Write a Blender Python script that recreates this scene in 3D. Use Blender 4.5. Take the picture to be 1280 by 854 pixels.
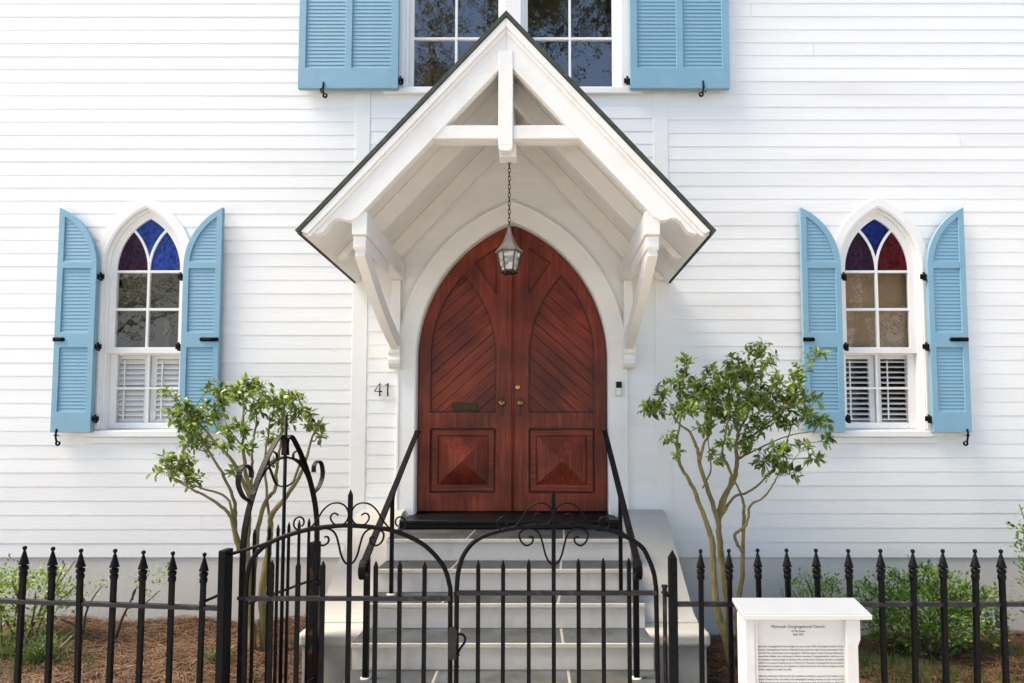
import bpy, bmesh, math, random
import numpy as np
from mathutils import Vector, Matrix
from mathutils.geometry import tessellate_polygon
R = math.radians
for o in list(bpy.data.objects): bpy.data.objects.remove(o)
scene = bpy.context.scene
col = scene.collection

# ------------------------------------------------------------------ camera
FPX, PITCH, PX0, PY0 = 770.0, R(3.15), 667.0, 507.6      # measured on the 1280 x 854 photograph
CAM = Vector((0.19, -5.45, 1.6))
cam = bpy.data.cameras.new('camera')
cam.sensor_fit = 'HORIZONTAL'; cam.sensor_width = 36.0
cam.lens = FPX / 1280 * 36.0
cam.shift_x = -(PX0 - 640) / 1280
cam.shift_y = (PY0 - 427) / 1280
cam.clip_start = 0.05; cam.clip_end = 1500
camo = bpy.data.objects.new('camera', cam); col.objects.link(camo)
camo.location = CAM; camo.rotation_euler = (math.pi / 2 + PITCH, 0, 0)
scene.camera = camo
scene.render.resolution_x = 1024; scene.render.resolution_y = 683

# ------------------------------------------------------------------ world, sun, exposure
SUN_EL, SUN_AZ = R(54), R(-93)          # azimuth from -Y (street side) towards +X: hazy light from the left, grazing the front
sun_dir = Vector((math.sin(SUN_AZ) * math.cos(SUN_EL), -math.cos(SUN_AZ) * math.cos(SUN_EL), math.sin(SUN_EL)))
world = bpy.data.worlds.new('World'); scene.world = world; world.use_nodes = True
wn = world.node_tree
for n in list(wn.nodes): wn.nodes.remove(n)
sky = wn.nodes.new('ShaderNodeTexSky'); sky.sky_type = 'NISHITA'; sky.sun_disc = False
sky.sun_elevation = SUN_EL; sky.sun_rotation = math.atan2(sun_dir.x, sun_dir.y)
sky.air_density = 1.0; sky.dust_density = 1.0; sky.ozone_density = 1.6
bgn = wn.nodes.new('ShaderNodeBackground'); bgn.inputs['Strength'].default_value = 0.05
wo = wn.nodes.new('ShaderNodeOutputWorld')
wn.links.new(sky.outputs[0], bgn.inputs[0]); wn.links.new(bgn.outputs[0], wo.inputs[0])
sl = bpy.data.lights.new('sun', 'SUN'); sl.energy = 1.5; sl.angle = R(42); sl.color = (1.0, 0.885, 0.73)
so = bpy.data.objects.new('sun', sl); col.objects.link(so)
so.rotation_euler = (-sun_dir).to_track_quat('-Z', 'Y').to_euler(); so.location = (-16, -2, 18)
vs = scene.view_settings
scene.display_settings.display_device = 'sRGB'
vs.view_transform = 'Standard'; vs.look = 'None'; vs.gamma = 1.0; vs.use_curve_mapping = False
vs.exposure = 3.12
vs.use_white_balance = True; vs.white_balance_temperature = 7150; vs.white_balance_tint = 10

# ------------------------------------------------------------------ helpers
def U(px, py, Y):
    """point of the photograph -> world point on the plane at depth Y"""
    u = (px - PX0) / FPX; v = (PY0 - py) / FPX
    dy = math.cos(PITCH) - v * math.sin(PITCH); dz = math.sin(PITCH) + v * math.cos(PITCH)
    t = (Y - CAM.y) / dy
    return Vector((CAM.x + t * u, Y, CAM.z + t * dz))

def empty(name, loc, label=None, cat=None, group=None):
    o = bpy.data.objects.new(name, None); col.objects.link(o); o.location = loc
    o.empty_display_size = 0.1
    return tag(o, label, cat, group)
def tag(o, label=None, cat=None, group=None, kind=None):
    if label: o['label'] = label
    if cat: o['category'] = cat
    if group: o['group'] = group
    if kind: o['kind'] = kind
    return o
def world_loc(o):
    v = Vector((0, 0, 0))
    while o: v = v + o.location + o.matrix_parent_inverse.translation; o = o.parent
    return v
def link(name, me, parent=None, loc=None, rot=None):
    o = bpy.data.objects.new(name, me); col.objects.link(o)
    if parent is not None:
        o.parent = parent; o.matrix_parent_inverse = Matrix.Translation(-world_loc(parent))
    if loc is not None: o.location = loc
    if rot is not None: o.rotation_euler = rot
    return o

class MB:
    def __init__(s): s.v = []; s.f = []; s.sm = []
    def add(s, vs_, fs, smooth=False):
        b = len(s.v); s.v += [tuple(p) for p in vs_]
        for f in fs: s.f.append(tuple(i + b for i in f)); s.sm.append(smooth)
        return s
    def hexa(s, p):   # bottom 4 (ccw) then top 4
        return s.add(p, [(3, 2, 1, 0), (4, 5, 6, 7), (0, 1, 5, 4), (1, 2, 6, 5), (2, 3, 7, 6), (3, 0, 4, 7)])
    def box(s, x0, x1, y0, y1, z0, z1):
        return s.hexa([(x0, y0, z0), (x1, y0, z0), (x1, y1, z0), (x0, y1, z0), (x0, y0, z1), (x1, y0, z1), (x1, y1, z1), (x0, y1, z1)])
    def plate(s, outs, y0, y1, ax='y'):
        """flat plate: outlines of (x,z) points, the first the outer one, the rest holes, extruded from y0 to y1
        ax='x': outlines are (y,z) and y0,y1 are x values; ax='z': outlines (x,y), y0,y1 z values"""
        def P(a, b, c):
            return (a, c, b) if ax == 'y' else ((c, a, b) if ax == 'x' else (a, b, c))
        fl = [p for o in outs for p in o]; n = len(fl)
        tri = tessellate_polygon([[Vector((p[0], p[1], 0)) for p in o] for o in outs])
        vs_ = [P(p[0], p[1], y0) for p in fl] + [P(p[0], p[1], y1) for p in fl]
        fs = [tuple(t) for t in tri] + [tuple(i + n for i in reversed(t)) for t in tri]
        k = 0
        for o in outs:
            m = len(o)
            for i in range(m):
                a = k + i; b = k + (i + 1) % m
                fs.append((a, b, b + n, a + n))
            k += m
        return s.add(vs_, fs)
    def ribbon(s, a, b, y0, y1):
        """solid between two open polylines a,b of (x,z) with equal length, from y0 to y1"""
        n = len(a)
        vs_ = [(p[0], y0, p[1]) for p in a] + [(p[0], y0, p[1]) for p in b] + [(p[0], y1, p[1]) for p in a] + [(p[0], y1, p[1]) for p in b]
        fs = []
        for i in range(n - 1):
            j = i + 1
            fs += [(i, j, n + j, n + i), (2*n + i, 3*n + i, 3*n + j, 2*n + j), (i, 2*n + i, 2*n + j, j), (n + i, n + j, 3*n + j, 3*n + i)]
        fs += [(0, n, 3*n, 2*n), (n - 1, 2*n + n - 1, 3*n + n - 1, n + n - 1)]
        return s.add(vs_, fs)
    def tube(s, pts, r, n=8, caps=True, smooth=True, flat=None, wdir=None):
        """tube along points; r number or list; flat=(w,t) gives a flat strap whose wide side follows wdir"""
        pts = [Vector(p) for p in pts]; m = len(pts)
        rs = r if isinstance(r, (list, tuple)) else [r] * m
        T = []
        for i in range(m):
            d = (pts[min(i + 1, m - 1)] - pts[max(i - 1, 0)])
            T.append(d.normalized() if d.length > 1e-9 else Vector((0, 0, 1)))
        ref = Vector(wdir) if wdir is not None else (Vector((0, 1, 0)) if abs(T[0].y) < 0.9 else Vector((1, 0, 0)))
        vs_ = []
        N = ref - T[0] * ref.dot(T[0]); N.normalize()
        for i in range(m):
            if wdir is not None: N = Vector(wdir) - T[i] * Vector(wdir).dot(T[i])
            else: N = N - T[i] * N.dot(T[i])
            if N.length < 1e-6: N = Vector((1, 0, 0))
            N.normalize(); B = T[i].cross(N)
            if flat:
                w, t = flat[0] / 2, flat[1] / 2
                for a, b in ((w, t), (-w, t), (-w, -t), (w, -t)): vs_.append(pts[i] + N * a + B * b)
            else:
                off = math.pi / 4 if n == 4 else 0
                for k in range(n):
                    a = 2 * math.pi * k / n + off
                    vs_.append(pts[i] + (N * math.cos(a) + B * math.sin(a)) * rs[i])
        if flat: n = 4
        fs = []
        for i in range(m - 1):
            for k in range(n):
                k2 = (k + 1) % n
                fs.append((i*n + k, i*n + k2, (i+1)*n + k2, (i+1)*n + k))
        b = len(s.v); s.add(vs_, fs, smooth and n > 4)
        if caps:
            s.f.append(tuple(b + k for k in reversed(range(n)))); s.sm.append(False)
            s.f.append(tuple(b + (m-1)*n + k for k in range(n))); s.sm.append(False)
        return s
    def lathe(s, prof, c, n=12, rot=0.0, smooth=True):
        vs_ = []
        for r, z in prof:
            for k in range(n):
                a = 2 * math.pi * k / n + rot
                vs_.append((c[0] + r * math.cos(a), c[1] + r * math.sin(a), c[2] + z))
        m = len(prof); fs = []
        for i in range(m - 1):
            for k in range(n):
                k2 = (k + 1) % n
                fs.append((i*n + k, i*n + k2, (i+1)*n + k2, (i+1)*n + k))
        b = len(s.v); s.add(vs_, fs, smooth)
        s.f.append(tuple(b + k for k in reversed(range(n)))); s.sm.append(False)
        s.f.append(tuple(b + (m-1)*n + k for k in range(n))); s.sm.append(False)
        return s
    def mesh(s, name, mat):
        me = bpy.data.meshes.new(name); me.from_pydata(s.v, [], s.f)
        me.polygons.foreach_set('use_smooth', s.sm)
        bm = bmesh.new(); bm.from_mesh(me); bmesh.ops.recalc_face_normals(bm, faces=bm.faces[:]); bm.to_mesh(me); bm.free()
        if mat: me.materials.append(mat)
        me.update(); return me
    def build(s, name, mat, parent=None, bevel=0.0, loc=None, rot=None, seg=2):
        o = link(name, s.mesh(name, mat), parent, loc, rot)
        if bevel:
            m = o.modifiers.new('bevel', 'BEVEL'); m.width = bevel; m.segments = seg; m.limit_method = 'ANGLE'; m.angle_limit = R(35)
        return o

def copy_to(o, parent, loc=None):
    c = o.copy(); col.objects.link(c); c.parent = parent
    if parent is not None: c.matrix_parent_inverse = Matrix.Translation(-world_loc(parent))
    if loc is not None: c.location = loc
    return c

def arch(w, zs, za, z0, cx=0.0, n=14, off=0.0):
    """two-centred pointed arch outline from (cx-w,z0) up and over to (cx+w,z0); off widens it about the same centres"""
    h = za - zs; r = (w*w + h*h) / (2*w); c = r - w; r2 = r + off
    a1 = math.acos(max(-1, min(1, c / r2)))
    L = [(cx - w - off, z0)]
    for i in range(n + 1):
        a = a1 * i / n
        L.append((cx + c - r2 * math.cos(a), zs + r2 * math.sin(a)))
    Rr = [(2*cx - x, z) for x, z in reversed(L[:-1])]
    return L + Rr
def arch_hw(w, zs, za, off, z):
    h = za - zs; r = (w*w + h*h) / (2*w); c = r - w; r2 = r + off
    if z <= zs: return w + off
    d = r2*r2 - (z - zs)**2
    if d <= c*c: return None
    return math.sqrt(d) - c

def clip_convex(poly, clip):
    """Sutherland-Hodgman, clip counter-clockwise"""
    out = poly
    for i in range(len(clip)):
        a = clip[i]; b = clip[(i + 1) % len(clip)]
        def side(p): return (b[0]-a[0])*(p[1]-a[1]) - (b[1]-a[1])*(p[0]-a[0])
        inp = out; out = []
        for k in range(len(inp)):
            p = inp[k]; q = inp[(k + 1) % len(inp)]
            sp, sq = side(p), side(q)
            if sp >= 0: out.append(p)
            if (sp > 0) != (sq > 0) and abs(sp - sq) > 1e-12:
                t = sp / (sp - sq); out.append((p[0] + t*(q[0]-p[0]), p[1] + t*(q[1]-p[1])))
        if len(out) < 3: return []
    # drop doubles
    res = []
    for p in out:
        if not res or (abs(p[0]-res[-1][0]) + abs(p[1]-res[-1][1])) > 1e-4: res.append(p)
    return res if len(res) > 2 else []
def ccw(p):
    a = sum(p[i][0]*p[(i+1) % len(p)][1] - p[(i+1) % len(p)][0]*p[i][1] for i in range(len(p)))
    return p if a > 0 else p[::-1]
def smooth_path(pts, k=6):
    """Catmull-Rom through points"""
    pts = [Vector(p) for p in pts]; out = []
    P = [pts[0]*2 - pts[1]] + pts + [pts[-1]*2 - pts[-2]]
    for i in range(1, len(P) - 2):
        p0, p1, p2, p3 = P[i-1], P[i], P[i+1], P[i+2]
        for j in range(k):
            t = j / k
            out.append(0.5*((2*p1) + (p2-p0)*t + (2*p0-5*p1+4*p2-p3)*t*t + (3*p1-p0-3*p2+p3)*t*t*t))
    out.append(pts[-1]); return out

# ------------------------------------------------------------------ materials
def new_mat(name):
    m = bpy.data.materials.new(name); m.use_nodes = True
    nt = m.node_tree; b = nt.nodes['Principled BSDF']
    return m, nt, b
def mat(name, c, rough=0.5, var=0.06, scale=6.0, bump=0.0, bscale=None, metal=0.0, spec=0.5, stretch=(1, 1, 1),
        rand=0.0, island=0.0, c2=None, dirt=None):
    m, nt, b = new_mat(name); L = nt.links.new
    tc = nt.nodes.new('ShaderNodeTexCoord'); mp = nt.nodes.new('ShaderNodeMapping'); mp.inputs['Scale'].default_value = stretch
    L(tc.outputs['Object'], mp.inputs[0])
    nz = nt.nodes.new('ShaderNodeTexNoise'); nz.inputs['Scale'].default_value = scale; nz.inputs['Detail'].default_value = 6
    nz.inputs['Roughness'].default_value = 0.6
    L(mp.outputs[0], nz.inputs['Vector'])
    mx = nt.nodes.new('ShaderNodeMix'); mx.data_type = 'RGBA'
    A = [max(0, x*(1 - var)) for x in c]; B = [min(1, x*(1 + var)) for x in c] if c2 is None else list(c2)
    mx.inputs[6].default_value = (*A, 1); mx.inputs[7].default_value = (*B, 1)
    rmp = nt.nodes.new('ShaderNodeMapRange'); rmp.inputs[1].default_value = 0.3; rmp.inputs[2].default_value = 0.7
    L(nz.outputs[0], rmp.inputs[0]); L(rmp.outputs[0], mx.inputs[0])
    out = mx.outputs[2]
    if dirt:                                      # dirt=(colour, scale, amount): blotches of grime with a shape of their own
        n2 = nt.nodes.new('ShaderNodeTexNoise'); n2.inputs['Scale'].default_value = dirt[1]; n2.inputs['Detail'].default_value = 8
        L(mp.outputs[0], n2.inputs['Vector'])
        r2 = nt.nodes.new('ShaderNodeMapRange'); r2.inputs[1].default_value = 0.55; r2.inputs[2].default_value = 0.8; r2.inputs[4].default_value = dirt[2]
        L(n2.outputs[0], r2.inputs[0])
        m2 = nt.nodes.new('ShaderNodeMix'); m2.data_type = 'RGBA'; m2.inputs[7].default_value = (*dirt[0], 1)
        L(out, m2.inputs[6]); L(r2.outputs[0], m2.inputs[0]); out = m2.outputs[2]
    if rand or island:
        if rand: src = nt.nodes.new('ShaderNodeObjectInfo').outputs['Random']; amt = rand
        else: src = nt.nodes.new('ShaderNodeNewGeometry').outputs['Random Per Island']; amt = island
        r3 = nt.nodes.new('ShaderNodeMapRange'); r3.inputs[3].default_value = 1 - amt; r3.inputs[4].default_value = 1 + amt
        L(src, r3.inputs[0])
        hs = nt.nodes.new('ShaderNodeHueSaturation'); L(r3.outputs[0], hs.inputs['Value']); L(out, hs.inputs['Color']); out = hs.outputs[0]
    L(out, b.inputs['Base Color'])
    b.inputs['Roughness'].default_value = rough; b.inputs['Metallic'].default_value = metal
    b.inputs['Specular IOR Level'].default_value = spec
    if bump:
        n3 = nt.nodes.new('ShaderNodeTexNoise'); n3.inputs['Scale'].default_value = bscale or scale*4; n3.inputs['Detail'].default_value = 5
        L(mp.outputs[0], n3.inputs['Vector'])
        bp = nt.nodes.new('ShaderNodeBump'); bp.inputs['Strength'].default_value = bump; bp.inputs['Distance'].default_value = 0.01
        L(n3.outputs[0], bp.inputs['Height']); L(bp.outputs[0], b.inputs['Normal'])
    return m
def wood_mat(name, rot):
    m, nt, b = new_mat(name); L = nt.links.new
    tc = nt.nodes.new('ShaderNodeTexCoord'); mp = nt.nodes.new('ShaderNodeMapping')
    mp.inputs['Rotation'].default_value = (0, rot, 0)
    m2 = nt.nodes.new('ShaderNodeMapping'); m2.inputs['Scale'].default_value = (26, 26, 1.6)
    oi = nt.nodes.new('ShaderNodeObjectInfo')
    ad = nt.nodes.new('ShaderNodeVectorMath'); ad.operation = 'ADD'
    sc = nt.nodes.new('ShaderNodeVectorMath'); sc.operation = 'SCALE'; sc.inputs['Scale'].default_value = 9.0
    cb = nt.nodes.new('ShaderNodeCombineXYZ'); L(oi.outputs['Random'], cb.inputs[0]); L(oi.outputs['Random'], cb.inputs[2])
    L(cb.outputs[0], sc.inputs[0]); L(tc.outputs['Object'], mp.inputs[0]); L(mp.outputs[0], ad.inputs[0]); L(sc.outputs[0], ad.inputs[1])
    L(ad.outputs[0], m2.inputs[0])
    nz = nt.nodes.new('ShaderNodeTexNoise'); nz.inputs['Scale'].default_value = 1.7; nz.inputs['Detail'].default_value = 8; nz.inputs['Distortion'].default_value = 0.6
    L(m2.outputs[0], nz.inputs['Vector'])
    cr = nt.nodes.new('ShaderNodeValToRGB'); e = cr.color_ramp.elements
    e[0].position = 0.24; e[0].color = (0.085, 0.0135, 0.0068, 1); e[1].position = 0.80; e[1].color = (0.245, 0.050, 0.025, 1)
    k = cr.color_ramp.elements.new(0.52); k.color = (0.158, 0.0265, 0.0128, 1)
    L(nz.outputs[0], cr.inputs[0])
    n2 = nt.nodes.new('ShaderNodeTexNoise'); n2.inputs['Scale'].default_value = 2.2; n2.inputs['Detail'].default_value = 4
    L(tc.outputs['Object'], n2.inputs['Vector'])
    mr = nt.nodes.new('ShaderNodeMapRange'); mr.inputs[1].default_value = 0.35; mr.inputs[2].default_value = 0.65; mr.inputs[3].default_value = 0.62; mr.inputs[4].default_value = 1.45
    L(n2.outputs[0], mr.inputs[0])
    hs = nt.nodes.new('ShaderNodeHueSaturation'); L(cr.outputs[0], hs.inputs['Color']); L(mr.outputs[0], hs.inputs['Value'])
    L(hs.outputs[0], b.inputs['Base Color'])
    r2 = nt.nodes.new('ShaderNodeMapRange'); r2.inputs[3].default_value = 0.30; r2.inputs[4].default_value = 0.55
    L(n2.outputs[0], r2.inputs[0]); L(r2.outputs[0], b.inputs['Roughness'])
    b.inputs['Specular IOR Level'].default_value = 0.22; b.inputs['Coat Weight'].default_value = 0.08; b.inputs['Coat Roughness'].default_value = 0.15
    bp = nt.nodes.new('ShaderNodeBump'); bp.inputs['Strength'].default_value = 0.25; bp.inputs['Distance'].default_value = 0.004
    L(nz.outputs[0], bp.inputs['Height']); L(bp.outputs[0], b.inputs['Normal'])
    return m
def glass_mat(name, refl, tint=(0.9, 0.92, 0.92), wav=0.02, wscale=5.0, body=None, bodyamt=0.0):
    """window glass: mirror reflection by Fresnel over a see-through (or stained) body"""
    m, nt, b = new_mat(name); L = nt.links.new
    nt.nodes.remove(b); out = nt.nodes['Material Output']
    tr = nt.nodes.new('ShaderNodeBsdfTransparent'); tr.inputs[0].default_value = (*tint, 1)
    gl = nt.nodes.new('ShaderNodeBsdfGlossy'); gl.inputs['Roughness'].default_value = 0.015
    tc = nt.nodes.new('ShaderNodeTexCoord'); nz = nt.nodes.new('ShaderNodeTexNoise')
    nz.inputs['Scale'].default_value = wscale; nz.inputs['Detail'].default_value = 3; L(tc.outputs['Object'], nz.inputs['Vector'])
    bp = nt.nodes.new('ShaderNodeBump'); bp.inputs['Strength'].default_value = wav; bp.inputs['Distance'].default_value = 0.05
    L(nz.outputs[0], bp.inputs['Height']); L(bp.outputs[0], gl.inputs['Normal'])
    under = tr.outputs[0]
    if body:
        df = nt.nodes.new('ShaderNodeBsdfDiffuse')
        n2 = nt.nodes.new('ShaderNodeTexNoise'); n2.inputs['Scale'].default_value = 13; n2.inputs['Detail'].default_value = 4; n2.inputs['Distortion'].default_value = 1.5
        L(tc.outputs['Object'], n2.inputs['Vector'])
        cm = nt.nodes.new('ShaderNodeMix'); cm.data_type = 'RGBA'
        cm.inputs[6].default_value = (*[x*0.35 for x in body], 1); cm.inputs[7].default_value = (*[min(1, x*1.7 + 0.004) for x in body], 1)
        m3 = nt.nodes.new('ShaderNodeMapRange'); m3.inputs[1].default_value = 0.35; m3.inputs[2].default_value = 0.68
        L(n2.outputs[0], m3.inputs[0]); L(m3.outputs[0], cm.inputs[0]); L(cm.outputs[2], df.inputs[0])
        mb = nt.nodes.new('ShaderNodeMixShader'); mb.inputs[0].default_value = bodyamt
        L(tr.outputs[0], mb.inputs[1]); L(df.outputs[0], mb.inputs[2]); under = mb.outputs[0]
        gl.inputs[0].default_value = (*[0.25 + 0.75*min(1, x*6) for x in body], 1)
    fr = nt.nodes.new('ShaderNodeFresnel'); fr.inputs['IOR'].default_value = refl
    ms = nt.nodes.new('ShaderNodeMixShader'); ge = nt.nodes.new('ShaderNodeNewGeometry'); sb = nt.nodes.new('ShaderNodeMath'); sb.operation = 'SUBTRACT'; sb.inputs[0].default_value = 1.0
    L(ge.outputs['Backfacing'], sb.inputs[1]); mu = nt.nodes.new('ShaderNodeMath'); mu.operation = 'MULTIPLY'
    L(fr.outputs[0], mu.inputs[0]); L(sb.outputs[0], mu.inputs[1]); L(mu.outputs[0], ms.inputs[0]); L(under, ms.inputs[1]); L(gl.outputs[0], ms.inputs[2])
    L(ms.outputs[0], out.inputs[0]); return m
def leaf_mat(name, dark, light, trans=0.28, rough=0.38):
    m, nt, b = new_mat(name); L = nt.links.new; out = nt.nodes['Material Output']
    g = nt.nodes.new('ShaderNodeNewGeometry')
    cr = nt.nodes.new('ShaderNodeValToRGB'); e = cr.color_ramp.elements
    e[0].color = (*dark, 1); e[1].color = (*light, 1)
    L(g.outputs['Random Per Island'], cr.inputs[0]); L(cr.outputs[0], b.inputs['Base Color'])
    b.inputs['Roughness'].default_value = rough
    t = nt.nodes.new('ShaderNodeBsdfTranslucent'); hs = nt.nodes.new('ShaderNodeHueSaturation')
    hs.inputs['Value'].default_value = 1.6; hs.inputs['Hue'].default_value = 0.485
    L(cr.outputs[0], hs.inputs['Color']); L(hs.outputs[0], t.inputs[0])
    ms = nt.nodes.new('ShaderNodeMixShader'); ms.inputs[0].default_value = trans
    L(b.outputs[0], ms.inputs[1]); L(t.outputs[0], ms.inputs[2]); L(ms.outputs[0], out.inputs[0]); return m

M = {}
M['siding'] = mat('white_siding', (0.80, 0.80, 0.795), 0.5, 0.025, 2.5, 0.12, 40, stretch=(0.25, 1, 1.5), rand=0.03, dirt=((0.62, 0.60, 0.56), 3.0, 0.35))
M['white'] = mat('white_trim', (0.80, 0.795, 0.785), 0.45, 0.02, 3, 0.08, 45, dirt=((0.62, 0.58, 0.52), 5.0, 0.22))
M['hoodwhite'] = mat('white_hood_paint', (0.79, 0.78, 0.76), 0.5, 0.02, 3, 0.12, 30, dirt=((0.55, 0.50, 0.42), 4.0, 0.35))
M['blue'] = mat('blue_shutter_paint', (0.185, 0.365, 0.485), 0.5, 0.05, 5, 0.12, 50, dirt=((0.24, 0.38, 0.46), 7, 0.7))
M['iron'] = mat('black_iron_paint', (0.0035, 0.0035, 0.0045), 0.45, 0.3, 14, 0.35, 60, spec=0.09, dirt=((0.012, 0.013, 0.012), 18, 0.4))
M['iron_rail'] = mat('black_worn_iron', (0.006, 0.006, 0.009), 0.42, 0.3, 14, 0.4, 60, spec=0.3, dirt=((0.07, 0.065, 0.07), 22, 0.55))
M['rust'] = mat('rusty_iron', (0.006, 0.0055, 0.006), 0.6, 0.3, 12, 0.5, 40, spec=0.2, dirt=((0.20, 0.075, 0.022), 9, 1.0))
M['stucco'] = mat('grey_stucco', (0.62, 0.585, 0.54), 0.85, 0.05, 3, 0.25, 60, dirt=((0.46, 0.44, 0.41), 2.2, 0.5), stretch=(1, 1, 0.6))
M['cheek'] = mat('greige_render', (0.40, 0.387, 0.355), 0.8, 0.05, 3, 0.2, 50, dirt=((0.33, 0.31, 0.265), 2.5, 0.5))
M['riser'] = mat('limewashed_riser', (0.66, 0.60, 0.535), 0.8, 0.06, 5, 0.2, 50, dirt=((0.40, 0.33, 0.25), 5, 0.9), stretch=(1, 1, 0.5))
M['nosing'] = mat('pale_mortar', (0.50, 0.47, 0.41), 0.8, 0.06, 9, 0.3, 60, dirt=((0.40, 0.36, 0.30), 12, 0.5))
M['mortar'] = mat('grey_mortar', (0.26, 0.245, 0.21), 0.9, 0.1, 12, 0.3, 60)
M['slate'] = mat('bluestone_tread', (0.045, 0.048, 0.040), 0.7, 0.25, 5, 0.3, 40, spec=0.3, c2=(0.070, 0.082, 0.095), rand=0.30, dirt=((0.085, 0.072, 0.042), 3, 0.6))
M['roof'] = mat('dark_green_roofing', (0.030, 0.040, 0.028), 0.7, 0.3, 12, 0.4, 40, dirt=((0.10, 0.11, 0.07), 9, 0.7))
M['black'] = mat('black_threshold_paint', (0.0045, 0.0045, 0.005), 0.42, 0.3, 10, 0.3, 50, stretch=(0.3, 1, 1), spec=0.25, dirt=((0.02, 0.02, 0.022), 12, 0.6))
M['door'] = wood_mat('mahogany', 0.0)
M['plank_l'] = wood_mat('mahogany_plank_rising_right', R(-48))
M['plank_r'] = wood_mat('mahogany_plank_rising_left', R(48))
M['rail_wood'] = wood_mat('mahogany_rail', R(90))
M['groove_shade'] = mat('groove_shade_moulding', (0.030, 0.006, 0.004), 0.4, 0.3, 12)  # near-black mahogany paints the shadow of the panel grooves onto the mouldings
M['brass'] = mat('old_brass', (0.30, 0.20, 0.08), 0.35, 0.2, 20, metal=1.0)
M['bright_brass'] = mat('bright_brass', (0.65, 0.45, 0.15), 0.25, 0.1, 20, metal=1.0)
M['bronze'] = mat('dark_bronze', (0.05, 0.034, 0.02), 0.4, 0.2, 20, metal=0.8)
M['pewter'] = mat('weathered_copper', (0.26, 0.22, 0.18), 0.42, 0.25, 14, 0.2, 60, metal=0.8, dirt=((0.16, 0.11, 0.08), 18, 0.7))
M['steel'] = mat('brushed_nickel', (0.55, 0.55, 0.54), 0.3, 0.05, 20, metal=0.9)
M['glass'] = glass_mat('window_glass', 2.5, (0.98, 0.98, 0.98), wav=0.018, wscale=6.0)
M['glass_soft'] = glass_mat('lower_window_glass', 1.6, (0.99, 0.99, 0.99), wav=0.015, wscale=3.5)
M['blueglass'] = glass_mat('cobalt_glass', 1.8, (0.02, 0.05, 0.3), 0.5, 22, (0.005, 0.026, 0.16), 0.8)
M['navyglass'] = glass_mat('navy_glass', 1.5, (0.02, 0.03, 0.15), 0.4, 22, (0.004, 0.015, 0.12), 0.8)
M['redglass'] = glass_mat('ruby_glass', 1.5, (0.25, 0.01, 0.02), 0.5, 22, (0.065, 0.003, 0.004), 0.8)
M['maroonglass'] = glass_mat('maroon_glass', 1.6, (0.05, 0.01, 0.06), 0.6, 22, (0.022, 0.004, 0.018), 0.8)
M['lampglass'] = glass_mat('lamp_glass', 1.9, (0.95, 0.95, 0.93), 0.4, 60, (0.55, 0.55, 0.52), 0.45)
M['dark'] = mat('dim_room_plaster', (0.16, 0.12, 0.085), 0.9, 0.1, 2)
M['tan'] = mat('tan_blind', (0.34, 0.225, 0.135), 0.8, 0.1, 6)
M['darkblind'] = mat('dark_blind', (0.022, 0.022, 0.016), 0.8, 0.2, 5)
M['bark'] = mat('olive_bark', (0.18, 0.145, 0.05), 0.85, 0.45, 16, 1.0, 45, dirt=((0.105, 0.125, 0.022), 7, 1.0), stretch=(1, 1, 0.35))
M['bark_dark'] = mat('dark_bark', (0.09, 0.065, 0.045), 0.9, 0.3, 8, 0.6, 30)
M['leaf'] = leaf_mat('garden_tree_leaf', (0.026, 0.068, 0.011), (0.23, 0.34, 0.042))
M['leaf_light'] = leaf_mat('pale_shrub_leaf', (0.07, 0.14, 0.02), (0.22, 0.34, 0.06), 0.35)
M['leaf_box'] = leaf_mat('boxwood_leaf', (0.020, 0.058, 0.010), (0.16, 0.28, 0.035), 0.28)
M['leaf_far'] = leaf_mat('street_tree_leaf', (0.040, 0.045, 0.016), (0.17, 0.16, 0.055), 0.35, 0.5)
M['grass'] = leaf_mat('grass_blade', (0.03, 0.06, 0.015), (0.10, 0.16, 0.035), 0.3)
M['straw'] = mat('pine_straw', (0.078, 0.037, 0.015), 0.75, 0.35, 8, island=0.6, c2=(0.16, 0.082, 0.034))
M['soil'] = mat('dark_mulch', (0.045, 0.026, 0.016), 0.95, 0.4, 14, 0.8, 60)
M['concrete'] = mat('path_concrete', (0.50, 0.48, 0.45), 0.85, 0.1, 4, 0.3, 60)
M['asphalt'] = mat('asphalt', (0.05, 0.05, 0.052), 0.85, 0.2, 12, 0.4, 90)
M['road'] = mat('pale_bounce_road', (0.30, 0.29, 0.275), 0.85, 0.15, 3, 0.4, 90)  # unseen street, made pale to bounce fill light up under the hood
M['ground'] = mat('ground_grass', (0.06, 0.075, 0.03), 0.95, 0.3, 0.5)
M['signwhite'] = mat('sign_paint', (0.56, 0.555, 0.55), 0.4, 0.02, 5, 0.05, 60, dirt=((0.42, 0.39, 0.36), 7, 0.35))
M['signtop'] = mat('sign_cap_paint', (0.25, 0.272, 0.305), 0.5, 0.04, 4, 0.05, 60)
M['panel'] = mat('sign_panel', (0.55, 0.55, 0.545), 0.3, 0.01, 5)
M['ink'] = mat('sign_ink', (0.16, 0.16, 0.165), 0.6, 0.05, 10)
M['cream'] = mat('cream_stucco', (0.62, 0.56, 0.46), 0.8, 0.05, 2)
M['brown_wall'] = mat('brown_brickwork', (0.20, 0.125, 0.075), 0.85, 0.25, 3)
M['brick_red'] = mat('terracotta_pavers', (0.26, 0.12, 0.08), 0.85, 0.25, 3, 0.3, 40)

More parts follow.
